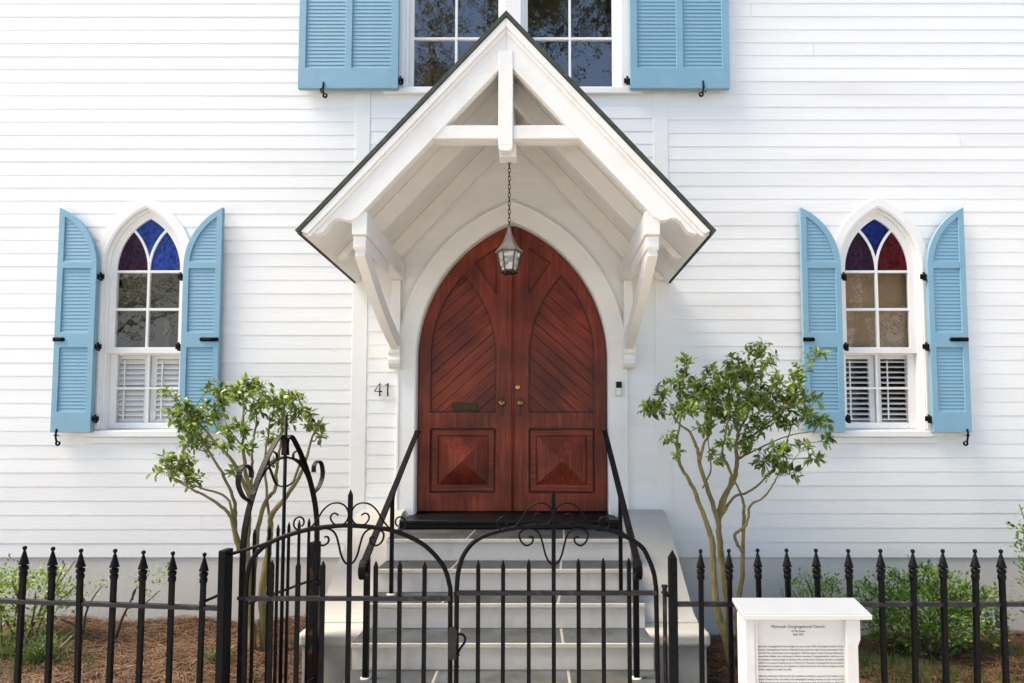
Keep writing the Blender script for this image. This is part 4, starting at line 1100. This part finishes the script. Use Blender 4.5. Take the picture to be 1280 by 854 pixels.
text_mesh(['41 Pitt Street', 'Built 1872'], 0.0135, 1.459, 0.680, 0.0165, 'CENTER', 'lettering', 0.9)
body = ['Plymouth Congregational Church began its roots in April 1867, when Black members of the',
        'Circular Congregational Church on Meeting Street, that were experiencing new freedom after',
        'the Civil War, formed their own congregation. With the support of the American Missionary',
        'Association (AMA), the small group of African American Congregationalists, built from the',
        "A company's missions began meeting at the nearby Avery Institute, the first accredited",
        'teachers and started meeting school on Pitt Street. Plymouth Congregational formed leaders',
        'dedicated to its pastorate and dignitaries, helped even from the newly emerging and the',
        "church's congregation as an agent of the AMA.",
        '',
        'After the dedication of the church, the members purchased a vacant lot from leaders, from',
        'South, Thomas Cole, and others, the congregation bought property on the corner of Pitt',
        '& Bull Streets for the construction of the congregation, first church building in 1867. The',
        'above, and Congress then represented the design and construction, and the church was',
        'built with the labor of the members of the congregation and the friends of the church.']
text_mesh(body, 0.0105, 1.265, 0.6085, 0.0154, 'LEFT', 'lettering', 0.8, 0.408)

# ================================================================== PLANTS
def leaf_geo(pos, dirs, ups, L, W, droop=0.15):
    """arrays of leaves; each 6 vertices, 3 faces"""
    pos, dirs, ups = np.asarray(pos), np.asarray(dirs), np.asarray(ups)
    n = len(pos); L = np.asarray(L)[:, None]; W = np.asarray(W)[:, None]
    d = dirs/np.linalg.norm(dirs, axis=1, keepdims=True)
    s = np.cross(d, ups); s /= np.maximum(np.linalg.norm(s, axis=1, keepdims=True), 1e-6); u = np.cross(s, d)
    P = np.stack([pos, pos + d*L*.32 + s*W*.46 + u*L*.05, pos + d*L*.32 - s*W*.46 + u*L*.05,
                  pos + d*L*.68 + s*W*.40 + u*L*(.05 - droop*.3), pos + d*L*.68 - s*W*.40 + u*L*(.05 - droop*.3), pos + d*L - u*L*droop], axis=1).reshape(-1, 3)
    b = (np.arange(n)*6)[:, None]
    tri = np.concatenate([b + np.array([[0, 2, 1]]), b + np.array([[3, 4, 5]])]); quad = b + np.array([[1, 2, 4, 3]])
    return P, tri, quad
def np_mesh(name, P, tri, quad, m):
    me = bpy.data.meshes.new(name); nt, nq = len(tri), len(quad)
    me.vertices.add(len(P)); me.vertices.foreach_set('co', P.astype(np.float32).ravel())
    me.loops.add(nt*3 + nq*4); me.loops.foreach_set('vertex_index', np.concatenate([tri.ravel(), quad.ravel()]).astype(np.int32))
    me.polygons.add(nt + nq)
    me.polygons.foreach_set('loop_start', np.concatenate([np.arange(nt)*3, nt*3 + np.arange(nq)*4]).astype(np.int32))
    me.polygons.foreach_set('use_smooth', np.zeros(nt + nq, dtype=bool))
    me.update(calc_edges=True); me.validate(); me.materials.append(m); return me

def garden_tree(label, stems, clusters, ybase, seed, leafL=(0.038, 0.074)):
    rg = np.random.default_rng(seed); rr = random.Random(seed)
    base = U(stems[0][0][0], stems[0][0][1], ybase)
    t = empty('garden_tree', (base.x, base.y, bed_z(base.x, base.y)), label, 'tree', 'small multi-stemmed trees beside the steps')
    tr = MB(); nodes = []
    for st in stems:
        pts3 = []
        m = len(st)
        for i, (px, py, dy, r) in enumerate(st):
            p = U(px, py, ybase + dy); pts3.append((p, r*0.88))
        sp = smooth_path([p for p, r in pts3], 5)
        rs = []
        for i in range(len(sp)):
            f = i/5; a = min(int(f), m - 2); q = f - a
            rs.append((pts3[a][1]*(1 - q) + pts3[a+1][1]*q)*(1 + 0.06*rr.uniform(-1, 1)))
        sp = [p + Vector((rr.uniform(-1, 1), rr.uniform(-1, 1), 0))*0.004 for p in sp]
        if pts3[0][1] > 0.015 and st[0][1] > 780: sp[0].z -= 0.10
        tr.tube(sp, rs, 8); nodes += [(sp[i], rs[i]) for i in range(len(sp)//3, len(sp))]
    tw = MB(); LP, LD, LU, LL, LW = [], [], [], [], []
    for (px, py, rad, nl) in clusters:
        dyc = rr.uniform(-0.22, 0.26)
        c = U(px, py, ybase + dyc); k = (ybase + dyc - CAM.y)/FPX; R3 = rad*k
        # reach the cluster from the nearest stem
        near = min(nodes, key=lambda n: (n[0] - c).length + (0.25 if n[0].z > c.z + 0.02 else 0))
        nl = int(nl*3.9); ntw = max(2, nl//8); per = max(3, nl//ntw)
        mid = near[0].lerp(c, 0.6) + Vector((rr.uniform(-1, 1), rr.uniform(-1, 1), rr.uniform(-.3, .6)))*0.03
        r0 = min(0.008, near[1]*0.8)
        tw.tube(smooth_path([near[0], near[0].lerp(mid, 0.5) + Vector((0, 0, -0.015)), mid, c], 3), [r0*(1 - 0.06*i) for i in range(10)], 5)
        for q in range(ntw):
            dirv = Vector((rr.gauss(0, 1), rr.gauss(0, 1), rr.gauss(0.35, 0.7))).normalized()
            end = c + Vector((dirv.x*R3, dirv.y*min(R3, 0.14), dirv.z*R3))*rr.uniform(0.55, 1.1)
            st = mid.lerp(c, rr.uniform(0.2, 1.0))
            P = smooth_path([st, st.lerp(end, 0.5) + Vector((0, 0, rr.uniform(-0.02, 0.025))), end], 3)
            tw.tube(P, [0.0028 - 0.0003*i for i in range(len(P))], 4)
            for j in range(per):
                f = 0.25 + 0.8*j/per; f = min(f, 1.0)
                ii = f*(len(P) - 1); a = min(int(ii), len(P) - 2); p = P[a].lerp(P[a+1], ii - a)
                axis = (P[-1] - P[0]).normalized() if (P[-1] - P[0]).length > 1e-5 else Vector((0, 0, 1))
                side = axis.cross(Vector((rr.gauss(0, 1), rr.gauss(0, 1), rr.gauss(0, 1)))); 
                if side.length < 1e-5: continue
                side.normalize(); d = (axis*rr.uniform(0.2, 0.9) + side + Vector((0, 0, rr.uniform(-0.25, 0.25)))).normalized()
                upv = Vector((rr.gauss(0, 0.45), rr.gauss(0, 0.45) - 0.25, 1))
                L = rr.uniform(*leafL)
                LP.append(p); LD.append(d); LU.append(upv); LL.append(L); LW.append(L*rr.uniform(0.34, 0.48))
    trunk = tr.build('trunk', M['bark'], t); tag(tw.build('twigs', M['bark'], t), kind='stuff')
    P, tri, quad = leaf_geo(LP, LD, LU, LL, LW)
    tag(link('crown', np_mesh('crown', P, tri, quad, M['leaf']), t), kind='stuff')
    return t
def S4(seq, r0, r1, dy0=0.0, dy1=0.0):
    n = len(seq) - 1
    return [(a, b, dy0 + (dy1 - dy0)*i/n, r0 + (r1 - r0)*i/n) for i, (a, b) in enumerate(seq)]
left_stems = [
    S4([(316, 813), (313, 770), (311, 730), (309, 690), (310, 650), (312, 615), (307, 590), (304, 560), (304, 530), (305, 497)], 0.036, 0.007, 0, 0.03),
    S4([(331, 813), (329, 770), (328, 735), (334, 700), (338, 662), (339, 645), (362, 615), (376, 592), (386, 562), (394, 535)], 0.040, 0.007, 0.05, -0.10),
    S4([(314, 770), (318, 706), (323, 660), (332, 627), (344, 612), (345, 590), (350, 560), (353, 530), (356, 505)], 0.026, 0.006, 0.05, 0.10),
    S4([(309, 700), (297, 682), (290, 651), (280, 636), (259, 621), (241, 612), (216, 598)], 0.022, 0.006, 0, -0.12),
    S4([(306, 690), (295, 668), (294, 642), (291, 621), (277, 590), (262, 566), (250, 544), (236, 516)], 0.020, 0.006, 0, 0.12),
    S4([(311, 620), (300, 594), (291, 577), (280, 564), (268, 552), (252, 532), (237, 519)], 0.019, 0.006, 0, -0.05),
    S4([(313, 625), (315, 590), (315, 570), (317, 548), (321, 527), (319, 508)], 0.014, 0.006, 0.02, 0.15),
    S4([(292, 650), (283, 622), (254, 611), (235, 605), (208, 594)], 0.012, 0.004, 0, 0.05),
    S4([(338, 660), (334, 620), (331, 580), (335, 545), (338, 515)], 0.014, 0.005, 0.05, 0.2),
    S4([(304, 558), (292, 545), (283, 530)], 0.007, 0.004, 0, 0.1), S4([(260, 566), (244, 560), (228, 556)], 0.006, 0.003, 0, -0.1),
]
left_cl = [(212, 590, 20, 26), (238, 600, 18, 26), (226, 572, 18, 24), (205, 575, 10, 9), (246, 530, 26, 46), (224, 512, 18, 24), (213, 495, 12, 8), (265, 518, 22, 34), (262, 487, 12, 12), (282, 495, 12, 12), (300, 498, 22, 40), (320, 486, 18, 24), (312, 478, 10, 12), (345, 508, 20, 30), (364, 500, 18, 26), (372, 515, 14, 18),
           (356, 528, 16, 24), (394, 530, 14, 24), (385, 520, 10, 10), (299, 535, 16, 20), (332, 550, 14, 16), (280, 560, 10, 10), (250, 558, 18, 22), (293, 592, 9, 12), (235, 535, 16, 22), (276, 505, 16, 20), (333, 497, 14, 16), (235, 552, 16, 18), (318, 515, 14, 16), (400, 548, 8, 5), (222, 527, 14, 14), (338, 580, 6, 6), (286, 540, 14, 14), (310, 560, 8, 8)]
garden_tree('bushy multi-stemmed small tree left of the steps, behind the gates', left_stems, left_cl, -0.86, 21)
right_stems = [
    S4([(914, 825), (905, 790), (898, 766), (893, 735), (891, 684), (885, 660), (878, 639), (864, 605), (850, 581), (846, 556), (850, 530), (853, 505)], 0.034, 0.006, 0, -0.1),
    S4([(912, 822), (911, 790), (910, 756), (904, 715), (899, 670), (897, 649), (885, 614), (874, 577), (872, 562), (862, 540), (851, 532), (840, 518)], 0.034, 0.006, 0.05, 0.0),
    S4([(897, 650), (905, 622), (918, 598), (921, 575), (920, 556), (925, 536), (934, 518), (936, 483)], 0.026, 0.006, 0.05, 0.10),
    S4([(898, 655), (908, 620), (914, 594), (906, 575), (903, 562), (908, 540), (912, 505)], 0.017, 0.005, 0.05, -0.12),
    S4([(926, 821), (923, 790), (921, 766), (927, 725), (929, 687), (930, 646), (930, 632), (925, 616), (917, 600)], 0.027, 0.007, 0.0, 0.10),
    S4([(928, 690), (918, 670), (933, 656), (938, 632), (954, 622), (966, 606), (975, 590)], 0.015, 0.005, 0.02, -0.12),
    S4([(899, 650), (917, 622), (934, 616), (953, 601), (977, 570), (990, 530)], 0.013, 0.005, 0.02, 0.15),
    S4([(874, 577), (880, 555), (888, 540), (890, 505)], 0.014, 0.005, 0.0, 0.1), S4([(852, 583), (846, 560), (838, 545)], 0.006, 0.004),
    S4([(878, 610), (888, 590), (886, 560), (884, 530)], 0.008, 0.004, 0, 0.2), S4([(920, 556), (940, 545), (965, 525), (985, 505)], 0.012, 0.005, 0.1, 0.0),
    S4([(921, 575), (950, 560), (985, 545), (1012, 540)], 0.008, 0.004, 0.1, -0.1)]
right_cl = [(808, 513, 12, 14), (818, 510, 18, 26), (828, 494, 14, 18), (843, 483, 14, 18), (857, 454, 10, 10), (852, 468, 10, 10), (868, 500, 26, 46), (860, 515, 20, 30), (889, 494, 26, 46), (908, 483, 26, 46), (927, 475, 24, 44), (942, 466, 22, 34), (946, 441, 18, 22), (960, 445, 12, 12), (917, 454, 16, 18), (893, 464, 14, 14),
            (938, 508, 28, 52), (959, 494, 26, 44), (969, 515, 26, 44), (990, 504, 22, 34), (1009, 498, 18, 24), (999, 477, 14, 16), (1001, 460, 10, 9), (1022, 444, 10, 9), (1013, 517, 18, 24), (1026, 527, 14, 18), (1008, 557, 10, 9), (1038, 551, 9, 8), (1020, 574, 12, 10), (973, 563, 16, 18), (969, 584, 20, 26), (954, 578, 16, 18), (986, 594, 14, 14),
            (908, 525, 20, 32), (891, 517, 20, 32), (916, 508, 24, 40), (838, 548, 9, 8), (845, 565, 8, 6), (893, 569, 12, 10), (937, 567, 14, 14), (908, 556, 12, 12), (950, 535, 18, 22), (985, 532, 16, 18), (930, 545, 14, 14), (880, 535, 14, 14), (975, 478, 16, 16), (870, 480, 14, 14)]
garden_tree('taller multi-stemmed small tree between the right cheek wall and the sign', right_stems, right_cl, -0.90, 33)

def shrub(name, label, px, py0, py1, pxr, Y, n, lf, L, seed, nst=7, yr=0.28, cat='shrub', group=None, flat=1.0):
    """leafy shrub filling the photo box px +- pxr, py0 (top) .. py1 (foot)"""
    rr = random.Random(seed)
    top = U(px, py0, Y).z; c = U(px, (py0 + py1)/2, Y); k = (Y - CAM.y)/FPX; rx = pxr*k
    z0 = bed_z(c.x, Y)
    t = empty(name, (c.x, Y, z0), label, cat, group)
    st = MB(); ends = []
    for i in range(nst):
        e = Vector((c.x + rr.uniform(-0.9, 0.9)*rx, Y + rr.uniform(-0.9, 0.9)*yr, z0 + (top - z0)*rr.uniform(0.6, 0.97)))
        b = Vector((c.x + rr.uniform(-0.2, 0.2)*rx, Y + rr.uniform(-0.1, 0.1), z0 - 0.02))
        P = smooth_path([b, b.lerp(e, 0.5) + Vector((rr.uniform(-.03, .03), rr.uniform(-.03, .03), 0.02)), e], 4)
        st.tube(P, [0.009 - 0.0007*i2 for i2 in range(len(P))], 5); ends.append(P)
    LP, LD, LU, LL, LW = [], [], [], [], []
    ncl = max(10, n//28); cl = []
    for i in range(ncl):
        while True:
            a = Vector((rr.uniform(-1, 1), rr.uniform(-1, 1), rr.uniform(-1, 1)))
            if a.length < 1 and a.length > 0.45: break
        cl.append((Vector((c.x + a.x*rx, Y + a.y*yr, (z0 + top)/2 + 0.02 + a.z*(top - z0)*0.47)), rr.uniform(0.05, 0.10)))
    for i in range(n):
        cc, cr = cl[rr.randrange(ncl)]
        p = cc + Vector((rr.gauss(0, cr*0.6), rr.gauss(0, cr*0.6), rr.gauss(0, cr*0.5)))
        if p.z < z0 + 0.02: p.z = z0 + rr.uniform(0.03, 0.1)
        if p.y > -0.03: p.y = -0.04
        d = (p - Vector((c.x, Y, z0 + 0.1))).normalized() + Vector((rr.gauss(0, .6), rr.gauss(0, .6), rr.gauss(0.1, .5)))
        if d.length < 1e-3: continue
        LP.append(p); LD.append(d.normalized()); LU.append(Vector((rr.gauss(0, .5), rr.gauss(0, .5) - .2, 1))); l = rr.uniform(0.7, 1.3)*L; LL.append(l); LW.append(l*0.5)
    st.build('stems', M['bark_dark'], t)
    P, tri, quad = leaf_geo(LP, LD, LU, LL, LW, 0.1)
    tag(link('foliage', np_mesh('foliage', P, tri, quad, lf), t), kind='stuff')
    return t
shrub('shrub', 'pale green twiggy shrub behind the left end of the fence', 22, 702, 812, 62, -0.75, 2400, M['leaf_light'], 0.030, 3, 12)
shrub('shrub', 'dark green low rounded boxwood shrub right of the sign', 1160, 715, 808, 92, -0.48, 5600, M['leaf_box'], 0.036, 4, 12, 0.30)
shrub('shrub', 'small yellow-green shrub behind the top of the sign', 1022, 716, 790, 40, -0.38, 1500, M['leaf_light'], 0.028, 5, 7, 0.2)
shrub('shrub', 'dark shrub reaching up at the far right edge', 1347, 585, 830, 58, -0.70, 5000, M['leaf_box'], 0.036, 6, 9, 0.30)
def sapling(label, paths, leafspots, Y, seed):
    rr = random.Random(seed); b0 = U(paths[0][0][0], paths[0][0][1], Y)
    t = empty('sapling', (b0.x, Y, bed_z(b0.x, Y)), label, 'sapling', 'bare leggy saplings behind the left fence'); st = MB()
    for k, pth in enumerate(paths):
        P = smooth_path([U(a, b, Y) for a, b in pth], 4)
        if k == 0: P[0].z = min(P[0].z, bed_z(P[0].x, Y) - 0.02)
        st.tube(P, [max(0.003, (0.013 if k == 0 else 0.009)*(1 - 0.7*i/len(P))) for i in range(len(P))], 6)
    st.build('stem', M['bark_dark'], t)
    LP, LD, LU, LL, LW = [], [], [], [], []
    for px, py, r, n in leafspots:
        for i in range(n):
            p = U(px + rr.gauss(0, r*.6), py + rr.gauss(0, r*.5), Y + rr.uniform(-.08, .08))
            LP.append(p); LD.append(Vector((rr.gauss(0, 1), rr.gauss(0, 1), rr.gauss(0.3, .5))).normalized()); LU.append(Vector((rr.gauss(0, .4), rr.gauss(0, .4), 1))); l = rr.uniform(.022, .04); LL.append(l); LW.append(l*.5)
    P, tri, quad = leaf_geo(LP, LD, LU, LL, LW, 0.1); tag(link('foliage', np_mesh('foliage', P, tri, quad, M['leaf_light']), t), kind='stuff')
sapling('leggy sapling leaning right before the plinth, the one nearer the gate post', [[(142, 806), (152, 775), (165, 748), (170, 738)], [(165, 750), (168, 738), (176, 733)], [(160, 760), (180, 755), (200, 738)]], [(172, 725, 8, 26), (195, 722, 12, 40), (205, 712, 8, 26), (186, 745, 9, 18), (160, 765, 8, 12)], -0.55, 8)
sapling('crooked cut-back sapling beside the pale left shrub', [[(106, 800), (100, 786), (88, 778), (70, 772), (62, 764)], [(104, 790), (108, 765), (118, 745), (128, 732)], [(110, 760), (104, 748), (97, 740)]], [(125, 730, 9, 24), (84, 748, 8, 14), (112, 738, 8, 12), (70, 740, 12, 22)], -0.62, 9)
def tuft(name, label, px, py, Y, n, L, seed, m, spread=0.05, cat='plant', group=None):
    rr = random.Random(seed); c = U(px, py, Y); z0 = bed_z(c.x, Y)
    V, Q, T = [], [], []
    for i in range(n):
        a = rr.uniform(0, 2*math.pi); b = Vector((c.x + rr.gauss(0, spread), Y + rr.gauss(0, spread*0.7), z0 - 0.01)); l = L*rr.uniform(0.6, 1.2); w = 0.0045*rr.uniform(.8, 1.3)
        d = Vector((math.cos(a), math.sin(a), 0)); s = Vector((-d.y, d.x, 0))*w; k = len(V); bend = rr.uniform(0.3, 1.0)
        for f in (0, 0.4, 0.75):
            p = b + d*l*bend*f*f + Vector((0, 0, l*(f - 0.45*bend*f*f))); V += [p + s*(1 - 0.4*f), p - s*(1 - 0.4*f)]
        V.append(b + d*l*bend + Vector((0, 0, l*(1 - 0.45*bend))))
        Q += [(k, k+1, k+3, k+2), (k+2, k+3, k+5, k+4)]; T.append((k+4, k+5, k+6))
    o = link(name, np_mesh(name, np.array(V), np.array(T), np.array(Q), m))
    return tag(o, label, cat, group)
tuft('grass_clump', 'arching dark lilyturf clump between the leftmost pickets', 48, 840, -1.15, 130, 0.26, 41, M['grass'], 0.07)
tuft('grass_clump', 'small upright lilyturf clump at the foot of the pale left shrub', 12, 815, -1.0, 70, 0.22, 42, M['grass'], 0.05)
tuft('grass_clump', 'small dark tuft of grass next to the left gate post', 268, 838, -1.15, 60, 0.16, 43, M['grass'], 0.05)
# pine straw and grass: nobody could count them
rg = np.random.default_rng(77)
def straw(x0, x1, n, seed):
    rg = np.random.default_rng(seed)
    x = rg.uniform(x0, x1, n); y = rg.uniform(-1.75, -0.01, n); z = np.array([bed_z(a, b) for a, b in zip(x, y)]) + rg.uniform(0.0, 0.028, n)
    a = rg.uniform(0, 2*np.pi, n); L = rg.uniform(0.05, 0.16, n); tl = rg.normal(0, 0.16, n); w = rg.uniform(0.0011, 0.0024, n)
    dx, dy = np.cos(a)*L/2, np.sin(a)*L/2; dz = tl*L/2; sx, sy = -np.sin(a)*w, np.cos(a)*w; cv = rg.uniform(-0.03, 0.03, n)
    mx, my, mz = x + sx/w*cv*.5, y + sy/w*cv*.5, z + 0.006
    P = np.stack([np.stack([x-dx+sx, y-dy+sy, z-dz], 1), np.stack([x-dx-sx, y-dy-sy, z-dz+.001], 1), np.stack([mx+sx, my+sy, mz], 1), np.stack([mx-sx, my-sy, mz+.001], 1),
                  np.stack([x+dx+sx, y+dy+sy, z+dz], 1), np.stack([x+dx-sx, y+dy-sy, z+dz+.001], 1)], 1).reshape(-1, 3)
    P[:, 1] = np.minimum(P[:, 1], 0.0)
    b = (np.arange(n)*6)[:, None]; q = np.concatenate([b + np.array([[0, 1, 3, 2]]), b + np.array([[2, 3, 5, 4]])])
    o = link('pine_straw', np_mesh('pine_straw', P, np.zeros((0, 3), int), q, M['straw']))
    return o
tag(straw(-4.6, -1.34, 26000, 1), 'brown pine straw mulch under the left garden bed', 'mulch', kind='stuff')
tag(straw(1.34, 4.8, 24000, 2), 'brown pine straw mulch under the right garden bed', 'mulch', kind='stuff')
def lawn(x0, x1, y0, y1, n, seed):
    rr = np.random.default_rng(seed)
    x = rr.uniform(x0, x1, n); y = rr.uniform(y0, y1, n); keep = (np.sin(x*5.1) + np.sin(y*7.3 + x*3) + rr.normal(0, .6, n)) > 0.1; x, y = x[keep], y[keep]; n = len(x)
    z = np.array([bed_z(a, b) for a, b in zip(x, y)]); h = rr.uniform(0.04, 0.12, n); a = rr.uniform(0, 6.28, n); ln = rr.uniform(0.2, .9, n)*h; w = 0.003
    P = np.stack([np.stack([x - w, y, z], 1), np.stack([x + w, y, z], 1), np.stack([x + np.cos(a)*ln, y + np.sin(a)*ln, z + h], 1)], 1).reshape(-1, 3)
    b = (np.arange(n)*3)[:, None]
    return link('grass', np_mesh('grass', P, b + np.array([[0, 1, 2]]), np.zeros((0, 4), int), M['grass']))
tag(lawn(2.0, 4.8, -1.7, -0.55, 9000, 5), 'thin green grass growing through the right bed', 'grass', kind='stuff')
tag(lawn(-4.4, -2.7, -1.5, -0.4, 1500, 6), 'sparse weeds growing through the left bed', 'weeds', kind='stuff')

# ================================================================== ACROSS THE STREET (seen mirrored in the panes)
def street_tree(label, x, y, h, rx, seed, n=6500, base=2.2):
    rr = random.Random(seed); t = empty('street_tree', (x, y, -0.1), label, 'tree', 'trees across the street')
    tr = MB(); limbs = []
    tr.tube(smooth_path([(x, y, -0.3), (x + .1, y, base*.6), (x - .1, y + .1, base + 1), (x, y, h*.7)], 4), [0.32 - 0.02*i for i in range(13)], 8)
    for i in range(9):
        a = rr.uniform(0, 6.28); e = Vector((x + math.cos(a)*rx*.75, y + math.sin(a)*rx*.6, rr.uniform(base + 1.5, h*.9))); s = Vector((x, y, rr.uniform(base, h*.5)))
        tr.tube(smooth_path([s, s.lerp(e, .5) + Vector((0, 0, .4)), e], 4), [0.12 - 0.012*k for k in range(9)], 6); limbs.append(e)
    tr.build('trunk', M['bark_dark'], t)
    cl = [(e, rr.uniform(.9, 1.5)) for e in limbs]
    for i in range(26):
        a = Vector((rr.uniform(-1, 1), rr.uniform(-1, 1), rr.uniform(-1, 1)))
        if a.length > 1: a.normalize()
        cl.append((Vector((x + a.x*rx, y + a.y*rx*.8, (base + h)/2 + .6 + a.z*(h - base)*.5)), rr.uniform(.5, 1.2)))
    LP, LD, LU, LL, LW = [], [], [], [], []
    for i in range(n):
        c, r = cl[rr.randrange(len(cl))]
        LP.append(c + Vector((rr.gauss(0, r*.6), rr.gauss(0, r*.6), rr.gauss(0, r*.5)))); LD.append(Vector((rr.gauss(0, 1), rr.gauss(0, 1), rr.gauss(-.3, .7)))); LU.append(Vector((rr.gauss(0, .6), rr.gauss(0, .6), 1)))
        l = rr.uniform(.11, .24); LL.append(l); LW.append(l*.55)
    P, tri, quad = leaf_geo(LP, [d.normalized() for d in LD], LU, LL, LW); tag(link('crown', np_mesh('crown', P, tri, quad, M['leaf_far']), t), kind='stuff')
street_tree('tall street tree mirrored in the left upper window', -3.4, -15.5, 21.5, 4.0, 51, 15000, 4.0)
street_tree('tall street tree mirrored in the right upper window', 1.9, -17.5, 21.0, 3.8, 52, 14000, 4.0)
street_tree('spreading street tree mirrored in the left pointed window', -15.0, -14.8, 9.5, 4.2, 53, 2600, 4.2)
street_tree('spreading street tree mirrored in the right pointed window', 14.5, -15.2, 10.0, 4.4, 54)
def opposite_house(label, x0, x1, m, n_col):
    h = empty('opposite_house', ((x0 + x1)/2, -22, -0.1), label, 'house', 'houses across the street')
    MB().box(x0, x1, -27, -20, -0.3, 9.0).build('wall', m, h)
    MB().plate([[(x0 - .5, 9.0), (x1 + .5, 9.0), ((x0 + x1)/2, 12.2)]], -27.4, -19.4).build('roof', M['asphalt'], h)
    for k in range(n_col):
        x = x0 + 0.8 + (x1 - x0 - 1.6)*k/(n_col - 1)
        MB().lathe([(0.24, 0), (0.24, .15), (0.18, .2), (0.15, 7.6), (0.22, 7.7), (0.22, 7.9)], (x, -18.9, 0.2), 12).build('column', M['white'], h)
    MB().box(x0 + .3, x1 - .3, -19.98, -18.6, 8.1, 8.5).build('porch_beam', M['white'], h)
    MB().box(x0 + .3, x1 - .3, -19.98, -18.6, -0.3, 0.2).build('porch_floor', M['concrete'], h)
    for k in range(n_col - 1):
        x = x0 + 0.8 + (x1 - x0 - 1.6)*(k + .5)/(n_col - 1)
        for z in (1.0, 4.9):
            w = MB().box(x - .5, x + .5, -20.03, -19.99, z, z + 1.9).build('window', M['white'], h)
            MB().box(x - .42, x + .42, -20.05, -20.035 + .01, z + .08, z + 1.82).build('pane', M['black'], w)
opposite_house('white house with tall columns across the street, seen only mirrored in the left pointed window', -21, -9, M['white'], 5)
opposite_house('brown house with tall columns across the street, seen only mirrored in the right pointed window', 8.5, 21, M['brown_wall'], 4)
